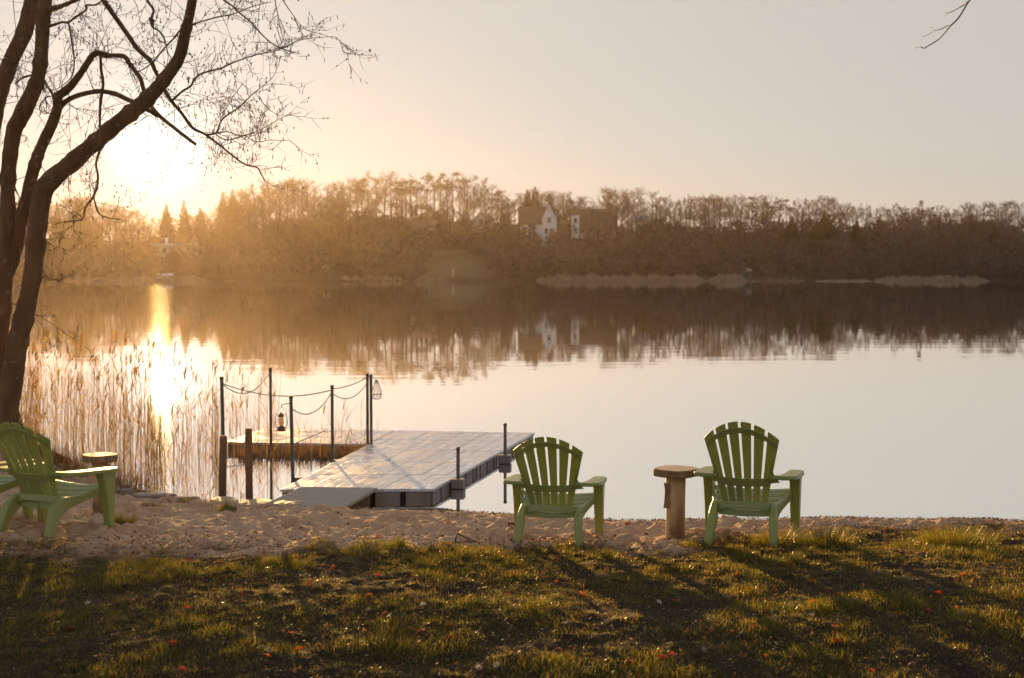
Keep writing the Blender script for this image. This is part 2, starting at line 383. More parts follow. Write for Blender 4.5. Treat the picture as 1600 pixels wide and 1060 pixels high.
    b = N('ShaderNodeBump'); b.inputs['Strength'].default_value = .5; b.inputs['Distance'].default_value = .006; L(n.outputs[0], b.inputs['Height']); L(b.outputs[0], p.inputs['Normal'])
    o = big_mesh('ground', V, F, [m], {'zone': K}, smooth=True); tag(o, kind='structure')
    return xs, ys, Z
GXS, GYS, GZ = build_ground()
def gz(x, y):
    i = int(np.clip(np.searchsorted(GXS, x)-1, 0, len(GXS)-2)); j = int(np.clip(np.searchsorted(GYS, y)-1, 0, len(GYS)-2))
    u = (x-GXS[i])/(GXS[i+1]-GXS[i]); v = (y-GYS[j])/(GYS[j+1]-GYS[j])
    return float((GZ[j, i]*(1-u)+GZ[j, i+1]*u)*(1-v)+(GZ[j+1, i]*(1-u)+GZ[j+1, i+1]*u)*v)
def gz_np(x, y):
    i = np.clip(np.searchsorted(GXS, x)-1, 0, len(GXS)-2); j = np.clip(np.searchsorted(GYS, y)-1, 0, len(GYS)-2)
    u = (x-GXS[i])/(GXS[i+1]-GXS[i]); v = (y-GYS[j])/(GYS[j+1]-GYS[j])
    return (GZ[j, i]*(1-u)+GZ[j, i+1]*u)*(1-v)+(GZ[j+1, i]*(1-u)+GZ[j+1, i+1]*u)*v

def build_water():
    m = bpy.data.materials.new('lake_water'); m.use_nodes = True; nt = m.node_tree; N = nt.nodes.new; L = nt.links.new
    nt.nodes.remove(nt.nodes['Principled BSDF']); out = nt.nodes['Material Output']
    d = N('ShaderNodeBsdfDiffuse'); d.inputs[0].default_value = (.075, .065, .05, 1)
    g = N('ShaderNodeBsdfGlossy'); g.inputs[0].default_value = (1, .995, .985, 1); g.inputs['Roughness'].default_value = .015
    fr = N('ShaderNodeFresnel'); fr.inputs[0].default_value = 4.0
    mx = N('ShaderNodeMixShader'); ma = N('ShaderNodeMath'); ma.operation = 'MULTIPLY_ADD'; L(fr.outputs[0], ma.inputs[0]); ma.inputs[1].default_value = .06; ma.inputs[2].default_value = .94
    L(ma.outputs[0], mx.inputs[0]); L(d.outputs[0], mx.inputs[1]); L(g.outputs[0], mx.inputs[2]); L(mx.outputs[0], out.inputs[0])
    tc = N('ShaderNodeTexCoord')
    def wave(scale, sx, sy, det=3):
        mp = N('ShaderNodeMapping'); mp.inputs['Scale'].default_value = (sx, sy, 1); L(tc.outputs['Object'], mp.inputs[0])
        n = N('ShaderNodeTexNoise'); n.inputs['Scale'].default_value = scale; n.inputs['Detail'].default_value = det; L(mp.outputs[0], n.inputs[0]); return n.outputs[0]
    w1 = wave(.9, .35, 1); w2 = wave(.11, .12, 1, 2)
    r = N('ShaderNodeValToRGB'); L(w2, r.inputs[0]); r.color_ramp.elements[0].position = .42; r.color_ramp.elements[1].position = .68
    r.color_ramp.elements[0].color = (.35, .35, .35, 1)
    mm = N('ShaderNodeMath'); mm.operation = 'MULTIPLY'; L(w1, mm.inputs[0]); L(r.outputs[0], mm.inputs[1])
    b = N('ShaderNodeBump'); b.inputs['Strength'].default_value = 1.0; b.inputs['Distance'].default_value = .0045; L(mm.outputs[0], b.inputs['Height'])
    L(b.outputs[0], g.inputs['Normal'])
    mb = MB(); mb.add([(-690, 9.5, 0), (690, 9.5, 0), (690, 300, 0), (-690, 300, 0)], [(0, 1, 2, 3)])
    tag(mb.build('water', m), kind='structure')
build_water()

# ------------------------------------------------------------------ haze
def build_haze():
    m = bpy.data.materials.new('haze_air'); m.use_nodes = True; nt = m.node_tree
    nt.nodes.remove(nt.nodes['Principled BSDF']); v = nt.nodes.new('ShaderNodeVolumePrincipled')
    v.inputs['Color'].default_value = (1, .84, .70, 1); v.inputs['Density'].default_value = .000094; v.inputs['Anisotropy'].default_value = .735
    nt.links.new(v.outputs[0], nt.nodes['Material Output'].inputs['Volume'])
    mb = MB(); mb.box((0, 420, 15.), (1420, 980, 36)); o = mb.build('haze', m); tag(o, kind='stuff')
build_haze()

# ------------------------------------------------------------------ resin garden chairs
def make_chair(label):
    root = empty('garden_chair', (0, 0, 0), 0, label, 'chair', 'green garden chairs on the beach')
    r = R(22); B = Vector((0, -.13, .315)); D = Vector((0, -math.sin(r), math.cos(r))); NB = Vector((0, -math.cos(r), -math.sin(r)))
    W = .71
    def bp(u, w, off=0):
        return B+Vector((u, 0, 0))+D*w+NB*(.035-.55*u*u+off+.03*(w/W)**2)
    wtop = lambda u: W+.012-2.15*u*u
    half = lambda w: .166+(.282-.166)*(w/W)**1.05
    mb = MB()
    for i in range(6):
        ib, it_ = (i-2.5)*.0575, (i-2.5)*.0975
        rows = []
        for k in range(10):
            t = k/9; row = []
            for e in (-.5, -.17, .17, .5):
                ub = ib+e*.043; ut = it_+e*.077
                wt = wtop(ut)
                u = ub+(ut-ub)*t**1.05; row.append(bp(u, -.015+(wt+.015)*t))
            rows.append(row)
        mb.grid(rows)
    us = np.linspace(-1, 1, 15)
    mb.grid([[bp(u*.264, wtop(u*.264)-a, .011) for u in us] for a in (.092, .045)])          # curved top band
    mb.grid([[bp(u*half(w)*1.02, w, .012) for u in us] for w in (.172, .20, .238)])           # band at arm height
    mb.grid([[bp(u*.172, w, .012) for u in us] for w in (-.02, .028)])                        # bottom band
    for sg in (-1, 1):     # webs that run from the sides of the back into the armrests
        mb.grid([[bp(sg*(half(w)*.97+f*(.006+.075*((.38-w)/.19)**2.2)), w, .006) for f in (0, .5, 1)] for w in np.linspace(.19, .38, 9)])
    mb.build('backrest', M['green'], root, solid=.011, bevel=.003)
    # seat pan of cross slats
    mb = MB()
    prof = [(-.15, .235), (-.10, .262), (-.03, .285), (.05, .31), (.13, .335), (.20, .36), (.265, .375), (.295, .36), (.305, .325)]
    def sw(y): return .205+(.30-.205)*min(1, max(0, (y+.15)/.40))
    for (a, c) in zip(prof[:-1], prof[1:]):
        a = np.array(a); c = np.array(c); a2 = a+(c-a)*.06; c2 = c-(c-a)*.06
        rows = []
        for q in (a2, (a2+c2)/2, c2):
            rows.append([(u*sw(q[0]), q[0], q[1]-.018*(1-u*u)+(.004 if q is not a2 and q is not c2 else 0)) for u in np.linspace(-1, 1, 9)])
        mb.grid(rows)
    mb.build('seat', M['green'], root, solid=.012, bevel=.003)
    # apron under the backrest: arched panel and the lip of the seat
    mb = MB(); us = np.linspace(-1, 1, 13)
    mb.grid([[(u*.212, -.155-.03*(1-u*u)-.02*k, (.335-.008*u*u)*(1-k)+(.285-.055*abs(u)**5)*k) for u in us] for k in (0, .5, 1)])
    for sgn in (-1, 1):
        mb.grid([[(sgn*(.008+v*.19), -.16-.01*k, .262-.045*k+.01*v) for v in np.linspace(0, 1, 6)] for k in (0, 1)])
    mb.build('apron', M['green'], root, solid=.012, bevel=.003)
    for sg in (-1, 1):
        # armrest
        out = [(.20, -.262), (.265, -.268), (.335, -.255), (.385, -.205), (.400, -.10), (.402, .05), (.402, .20), (.392, .275), (.36, .305)]
        inn = [(.305, .305), (.28, .275), (.275, .12), (.272, -.05), (.262, -.14), (.235, -.195), (.19, -.215)]
        mb = MB(); o2 = spline(out, 2); i2 = spline(inn, 2)
        oo = [(p[0]*sg, p[1]) for p in o2]+[(p[0]*sg, p[1]) for p in i2]
        if sg < 0: oo = oo[::-1]
        n = len(oo); za = lambda y: .548-.028*min(1, max(0, (y+.28)/.5))
        vs = [(x, y, za(y)-.032) for x, y in oo]+[(x, y, za(y)) for x, y in oo]
        mb.add(vs, [tuple(range(n-1, -1, -1)), tuple(range(n, 2*n))]+[(k, (k+1) % n, n+(k+1) % n, n+k) for k in range(n)])
        mb.build('armrest', M['green'], root, bevel=.007)
        # front leg: ribbed channel that flares under the arm
        mb = MB(); rings = []
        cs = [(-.5, .5), (-.5, -.42)]+[(-.5+k/8., -.5 if k % 2 else -.40) for k in range(1, 8)]+[(.5, -.42), (.5, .5)]
        for z, cx, cyy, wx, wy in ((0, .340, .225, .062, .045), (.10, .338, .222, .068, .058), (.24, .337, .215, .074, .08), (.36, .338, .205, .078, .105), (.44, .339, .195, .08, .13), (.49, .340, .185, .09, .17), (.515, .340, .17, .112, .22)):
            rings.append([(sg*(cx+a*wx), cyy+b*wy, z) for a, b in (cs if sg > 0 else cs[::-1])])
        mb.loft(rings[::1]); mb.build('leg', M['green'], root, bevel=.003)
        # rear leg sweeping forward into the side rail of the seat
        mb = MB(); rings = []
        path = [(.252, -.335, 0, .058, .058), (.246, -.318, .06, .060, .066), (.238, -.285, .14, .062, .085), (.230, -.235, .215, .06, .115), (.230, -.165, .262, .05, .115), (.240, -.08, .278, .045, .085), (.262, .02, .298, .04, .065), (.29, .12, .325, .036, .06), (.315, .20, .345, .034, .07)]
        ps = spline(path, 3)
        for i, q in enumerate(ps):
            t = np.array(ps[min(i+1, len(ps)-1)][:3])-np.array(ps[max(i-1, 0)][:3]); t[0] = 0; t /= np.linalg.norm(t)
            if i == 0: t = np.array((0, 0, 1.))
            nn = np.array((0, -t[2], t[1]))    # across, in the side plane
            wx, wy = q[3], q[4]; c = np.array(q[:3])
            ring = []
            for a, b in ((-.5, -.4), (-.35, -.5), (.35, -.5), (.5, -.4), (.5, .4), (.35, .5), (-.35, .5), (-.5, .4)):
                pnt = c+np.array((a*wx, 0, 0))+nn*(b*wy); pnt[0] *= sg; pnt[2] = max(pnt[2], 0); ring.append(tuple(pnt))
            rings.append(ring if sg > 0 else ring[::-1])
        mb.loft(rings); mb.build('leg', M['green'], root, bevel=.003)
    return root
chair0 = make_chair('green slatted garden chair at the water edge beside the log table, closest to the dock')
CH = [(.33, 10.95, -11, (.95, .95, .885), 'green slatted garden chair between the floating dock and the log table'),
      (1.835, 10.98, -18, (1.0, 1.04, 1.025), 'green slatted garden chair with its armrest beside the log table, tufts at its legs'),
      (-3.56, 11.0, -25, (1, 1, .93), 'green slatted garden chair turned sideways under the bare tree, beside the log stool'),
      (-4.33, 11.4, -25, (1, 1, .93), 'green garden chair cut off by the picture edge, mostly hidden behind another chair')]
for i, (x, y, a, s, lb) in enumerate(CH):
    o = chair0 if i == 0 else copy_tree(chair0)
    zz = sum(gz(x+dx, y+dy) for dx in (-.34, -.24, .24, .34) for dy in (-.3, .25))/8
    o.location = (x, y, zz-.004); o.rotation_euler = (0, 0, R(a)); o.scale = s; o['label'] = lb

# ------------------------------------------------------------------ log tables
def log_table(x, y, h, rt, rl, label, seed):
    rr = random.Random(seed); root = empty('log_table', (x, y, gz(x, y)-.02), 0, label, 'table')
    n = 28; wob = [1+.05*math.sin(k*.9+seed)+.03*math.sin(k*2.1+seed*2) for k in range(n)]
    mb = MB(); mb.lathe([(rl*1.12, 0), (rl*1.03, .05), (rl*.98, .18), (rl*.97, .3), (rl*1.0, h-.10), (rl*1.05, h-.02)], n, wob=[1+.03*math.sin(k*1.3+seed) for k in range(n)])
    mb.build('log', M['logside'], root, smooth=True)
    k1 = MB(); k1.lathe([(.001, 0), (.02, .002), (.026, .012), (.012, .02)], 10)
    kn = k1.build('knot', M['slabbark'], root, smooth=True); kn.location = (-.02, -rl*.985, .11); kn.rotation_euler = (R(90), 0, 0); kn.scale = (1.2, 1.5, .5)
    if seed == 1:
        b = MB(); b.grid([[(-rl*.93+.02*u+rr.uniform(-.006, .006), -rl*.45-.016*u+rr.uniform(-.01, .004), .28+.05*k) for u in (-1, 0, 1)] for k in range(5)])
        b.build('bark_strip', M['slabbark'], root, solid=.012)
    mb = MB(); mb.lathe([(rt*.96, h-.02), (rt, h-.012), (rt*1.0, h+.03), (rt*.99, h+.036)], n, wob=wob)
    mb.lathe([(rt*.955, h+.036), (rt*.95, h+.0395)], n, wob=wob, mi=1)
    mb.build('slab_top', [M['slabbark'], M['slabtop']], root)
    return root
log_table(1.30, 11.22, .555, .172, .076, 'round log table between the two chairs at the water edge, peeled knotty stem', 1)
log_table(-3.48, 11.95, .50, .145, .068, 'smaller log stool behind the armrest of the chair under the tree', 2)

# ------------------------------------------------------------------ floating dock
ZD = .105
NL, NR, FR, FL = Vector((-2.27, 13.82)), Vector((-.77, 13.86)), Vector((.30, 18.7)), Vector((-1.56, 18.95))
def build_dock():
    root = empty('floating_dock', (NL.x, NL.y, 0), 0, 'grey plastic floating dock in an L shape reaching out from the beach', 'dock')
    O = Vector((NL.x, NL.y, 0))
    def section(a, b, c, d, nb):
        """a,b near left/right; c,d far right/left corners (2D); nb planks"""
        mb = MB()
        P = lambda u, v, z: (a*(1-u)*(1-v)+b*u*(1-v)+c*u*v+d*(1-u)*v).to_3d()+Vector((0, 0, z))-O
        eu = .008/((b-a).length); ev = .007/((d-a).length)
        for k in range(nb):
            u0 = k/nb+eu*.35; u1 = (k+1)/nb-eu*.35
            vs = [P(u0, ev, ZD-.03), P(u1, ev, ZD-.03), P(u1, 1-ev, ZD-.03), P(u0, 1-ev, ZD-.03), P(u0, ev, ZD), P(u1, ev, ZD), P(u1, 1-ev, ZD), P(u0, 1-ev, ZD)]
            dz = random.uniform(-.0015, .0015)
            vs = [v if i < 4 else v+Vector((0, 0, dz)) for i, v in enumerate(vs)]
            mb.add(vs, [(3,2,1,0),(4,5,6,7),(0,1,5,4),(1,2,6,5),(2,3,7,6),(3,0,4,7)], 0)
        # float blocks round the rim with hollows between
        def rim(p0, p1, inn):
            ln = (p1-p0).length; n = max(2, round(ln/.30)); dr = (p1-p0)/ln
            for k in range(n):
                q0 = p0+dr*(ln*k/n+.028); q1 = p0+dr*(ln*(k+1)/n-.028)
                A = [q0+inn*.012, q1+inn*.012, q1+inn*.2, q0+inn*.2]
                vs = [(*(q-O.to_2d()), -.16) for q in A]+[(*(q-O.to_2d()), ZD-.034) for q in A]
                mb.add(vs, [(0,1,2,3),(7,6,5,4),(4,5,1,0),(5,6,2,1),(6,7,3,2),(7,4,0,3)], 1)
        ctr = (a+b+c+d)/4
        for p0, p1 in ((a, b), (b, c), (c, d), (d, a)):
            dr = (p1-p0).normalized(); nn = Vector((-dr.y, dr.x))
            if nn.dot(ctr-p0) < 0: nn = -nn
            rim(p0, p1, nn)
        vs = [P(u, v, z) for z in (-.15, ZD-.035) for u, v in ((.04, .05), (.96, .05), (.96, .95), (.04, .95))]
        mb.add(vs, [(3,2,1,0),(4,5,6,7),(0,1,5,4),(1,2,6,5),(2,3,7,6),(3,0,4,7)], 2)  # solid dark core behind the gaps, shade put in as colour
        mb.build('deck_section', [M['deckp'], M['dockside'], M['darkcore']], root, bevel=.004)
    for k in range(5):
        t0, t1 = k/5, (k+1)/5
        section(NL.lerp(FL, t0), NR.lerp(FR, t0), NR.lerp(FR, t1), NL.lerp(FL, t1), 12)
    e = (FL-NL).normalized(); l0 = NL.lerp(FL, .705); l1 = FL.copy(); dl = Vector((-1, .13)).normalized()
    for k in range(2):
        a0, a1 = .01+k*.92, .90+k*.92
        section(l0+dl*a1, l0+dl*a0, l1+dl*a0, l1+dl*a1, 14)
    # pole brackets on the rim
    def bracket(p, w=.135, d=.12):
        mb = MB(); mb.box((p[0]-O.x, p[1]-O.y, ZD-.052), (w, d, .10), R(-10)); pass
        mb.build('pole_bracket', M['dockside'], root, bevel=.008)
    return bracket
bracket = build_dock()
def pole(x, y, ztop, r, label, zbot=-.9, lean=(0, 0)):
    mb = MB(); h = ztop-zbot
    mb.tube([(lean[0]*t, lean[1]*t, zbot+h*t) for t in (0, .3, .6, .85, 1)], [r*1.05, r, r*.98, r*.96, r*.95], 10)
    mb.lathe([(r*1.12, -.02), (r*1.15, 0), (r*.9, .012)], 10, (lean[0], lean[1], ztop))
    return tag(mb.build('mooring_pole', M['pole'], smooth=True, loc=(x, y, 0)), label, 'pole', 'poles along the floating dock')
for p in ((-.555, 14.55), (-.08, 16.45)): bracket(p)
for p in ((-2.22, 14.66), (-2.0, 16.02), (-1.74, 17.55)): bracket(p, .09, .09)
pole(-.555, 14.55, .42, .019, 'short grey pole on the outer dock side, near the beach end')
pole(-.08, 16.45, .46, .019, 'short grey pole on the outer dock side, toward its far end')
pole(-2.25, 14.62, .94, .019, 'thin pole on the dock edge that carries the lantern', lean=(-.03, 0))
pole(-2.03, 16.0, .94, .018, 'thin pole halfway along the dock edge where two ropes meet')
pole(-1.785, 17.5, .965, .018, 'first of a close pair of thin poles at the dock inner corner')
pole(-1.735, 17.45, .955, .018, 'thin pole of the close pair with a net bag hung on it')
pole(-2.98, 17.5, 1.035, .018, 'tall thin pole at the side arm of the dock among the reeds')
pole(-3.02, 14.9, 1.12, .02, 'thin pole wrapped with rope ends rising behind the wooden posts', lean=(-.03, 0))
def wpost(x, y, zt, r, lean, label):
    mb = MB(); mb.tube([(lean*t, 0, -.5+(zt+.5)*t) for t in (0, .4, .7, .97, 1)], [r*1.02, r, r*.98, r*.97, r*.85], 12)
    return tag(mb.build('wooden_post', M['post'], smooth=False, loc=(x, y, 0)), label, 'post')
wpost(-2.87, 13.93, .62, .038, .03, 'stout wooden post leaning at the shoreline, the shorter of two')
wpost(-2.57, 13.82, .705, .036, .0, 'stout upright wooden post at the shoreline, the taller of two')
def rope(p0, p1, sag, label, r=.0055):
    a, b = Vector(p0), Vector(p1); mb = MB()
    pts = [a.lerp(b, t/14)-Vector((0, 0, sag*4*(t/14)*(1-t/14))) for t in range(15)]
    mb.tube(pts, r, 6); return tag(mb.build('rope', M['rope'], smooth=True), label, 'rope', 'ropes slung between the dock poles')
rope((-3.04, 14.88, 1.06), (-2.03, 15.98, .90), .10, 'long rope from the reed-side pole to the pole halfway along the dock')
rope((-3.04, 14.90, 1.05), (-2.98, 17.48, .99), .17, 'rope sagging between the pole behind the posts and the tall pole in the reeds')
rope((-2.27, 14.62, .82), (-2.03, 16.0, .88), .14, 'rope sagging between the lantern pole and the pole halfway along')
rope((-2.03, 16.0, .91), (-1.785, 17.48, .93), .03, 'upper taut rope up to the pair of poles')
rope((-2.03, 16.0, .86), (-1.785, 17.48, .86), .12, 'lower drooping rope up to the pair of poles')
rope((-2.88, 13.91, .30), (-2.57, 13.80, .36), -.0, 'frayed cord tied between the two wooden posts', .004)
def lantern():
    x, y, z = -2.375, 14.58, .59
    root = empty('lantern', (x, y, z), 0, 'storm lantern with wire guard hanging from a dock pole', 'lantern')
    mb = MB(); mb.lathe([(.03, 0), (.042, .008), (.045, .035), (.03, .05), (.022, .058)], 16); mb.build('oil_tank', M['brass'], root, smooth=True)
    mb = MB(); mb.lathe([(.018, .058), (.027, .085), (.028, .11), (.019, .145), (.016, .15)], 16)
    g = mat('lantern_glass', (.75, .66, .48), .12, transl=.6, trans_col=(.8, .62, .34)); mb.build('globe', g, root, smooth=True)
    mb = MB(); mb.lathe([(.03, .15), (.036, .156), (.026, .172), (.014, .182), (.018, .19), (.002, .196)], 16); mb.build('chimney_cap', M['brass'], root, smooth=True)
    for sg in (-1, 1):
        mb = MB(); mb.tube([(sg*q[0], 0, q[1]) for q in spline([(.04, .03), (.058, .06), (.06, .12), (.05, .17), (.028, .18)], 3)], .004, 6); mb.build('side_tube', M['brass'], root, smooth=True)
    mb = MB()
    mb.tube([(q[0], 0, q[1]) for q in spline([(-.058, .13), (-.045, .21), (0, .25), (.045, .21), (.058, .13)], 3)], .0025, 5); mb.build('bail_handle', M['brass'], root)
    mb = MB(); mb.tube([(q[0], 0, q[1]) for q in spline([(0, .245), (.01, .27), (.05, .285), (.10, .283)], 3)], .004, 5); tag(mb.build('hook', M['black'], root))
lantern()
def netbag():
    root = empty('net_bag', (-1.665, 17.44, .66), 0, 'small pale net bag hanging on the outer pole of the pair', 'net')
    prof = [(.012, .24), (.03, .19), (.055, .12), (.068, .06), (.055, .015), (.02, 0)]
    mb = MB()
    for k in range(9):
        a = 2*math.pi*k/9
        mb.tube([(math.cos(a+.25*i)*r, math.sin(a+.25*i)*r, z) for i, (r, z) in enumerate(prof)], .0022, 4)
        mb.tube([(math.cos(a-.25*i)*r, math.sin(a-.25*i)*r, z) for i, (r, z) in enumerate(prof)], .0022, 4)
    mb.build('netting', M['net'], root)
    mb = MB(); mb.tube([(math.cos(a/8*math.pi)*.068, math.sin(a/8*math.pi)*.068, .062) for a in range(17)], .004, 5); mb.build('hoop', M['net'], root)
    mb = MB(); mb.tube([(0, 0, .23), (-.03, 0, .27), (-.06, 0, .285)], .004, 5); mb.build('cord', M['net'], root)
netbag()
def plank():
    q = [(-2.06, 13.84), (-1.31, 13.80), (-1.60, 13.02), (-2.33, 13.2)]
    z = [.128, .128, gz(-1.6, 13.02)+.03, gz(-2.33, 13.2)+.03]
    ys_ = [13.84, 13.80]
    mb = MB(); c = Vector((-1.8, 13.4, .1))
    vs = [Vector((x, y, zz-.03))-c for (x, y), zz in zip(q, z)]+[Vector((x, y, zz))-c for (x, y), zz in zip(q, z)]
    mb.add(vs, [(0,1,2,3),(7,6,5,4),(4,5,1,0),(5,6,2,1),(6,7,3,2),(7,4,0,3)])
    tag(mb.build('boarding_plank', M['ply'], bevel=.004, loc=c), 'sheet of weathered plywood laid from the sand onto the dock', 'plank')
plank()

# ------------------------------------------------------------------ flat stones and log slices along the shoreline
def slab(px0, px1, py, h, name, label, mt, seed, wood=False):
    Yd = 2.17*FPX/(py-422); rr = random.Random(seed); c = at((px0+px1)/2, py, Yd); w = (px1-px0)/FPX*Yd/2
    n = 18; prof = [(1.0, -h), (1.03, -h*.4), (1.0, -.006), (.95, 0), (.5, .004)]
    mb = MB(); rings = []
    wob = [1+.10*math.sin(k*2*math.pi/n*2+seed)+rr.uniform(-.05, .05) for k in range(n)]
    for r, z in prof:
        rings.append([(math.cos(2*math.pi*k/n)*w*r*wob[k], math.sin(2*math.pi*k/n)*(w*.62 if not wood else w)*r*wob[k], z+rr.uniform(-.004, .004)*(z > -.01)) for k in range(n)])
    mb.loft(rings)
    z = max(gz(c.x, c.y)+h*.6, .075)
    return tag(mb.build(name, mt, bevel=.006, loc=(c.x, c.y, z)), label, 'stone' if not wood else 'log slice', 'stones and log slices along the shoreline')
slab(180, 206, 770, .10, 'shore_stone', 'rounded stone by the foot of the log stool at the reed edge', M['stone'], 1)
slab(211, 272, 773, .06, 'shore_stone', 'long pale flat stone at the reed edge, first in the row after the stool', M['stone'], 2)
slab(270, 313, 778, .06, 'shore_stone', 'flat stone behind the small grass patch on the sand', M['stone'], 3)
slab(326, 374, 781, .05, 'log_slice', 'thin log slice at the foot of the shorter wooden post', M['slabtop'], 4, True)
slab(372, 428, 785, .07, 'log_slice', 'log slice at the foot of the taller wooden post', M['slabtop'], 5, True)
slab(428, 474, 786, .08, 'log_slice', 'log slice beside the plywood plank', M['slabtop'], 6, True)
b = MB(); b.box((0, 0, 0), (.10, .06, .055), .4); c = (.02, 11.75, gz(.02, 11.75)+.02)
tag(b.build('brick', M['brick'], bevel=.006, loc=c), 'broken dark red brick lying on the sand beside a chair leg', 'brick')
def stick():
    mb = MB(); mb.tube([(0, 0, 0), (.01, 0, .06), (.03, .0, .11)], [.006, .005, .003], 5)
    mb.tube([(.02, 0, .09), (.09, -.03, .06), (.17, -.05, .03), (.22, -.05, 0)], [.005, .005, .004, .002], 5)
    mb.tube([(.0, 0, .02), (.1, .02, .025), (.2, .05, .01)], [.004, .004, .002], 5)
    x, y = -.43, 10.62
    tag(mb.build('fallen_branch', M['twig'], loc=(x, y, gz(x, y))), 'small dark forked branch stuck in the sand', 'branch')
stick()

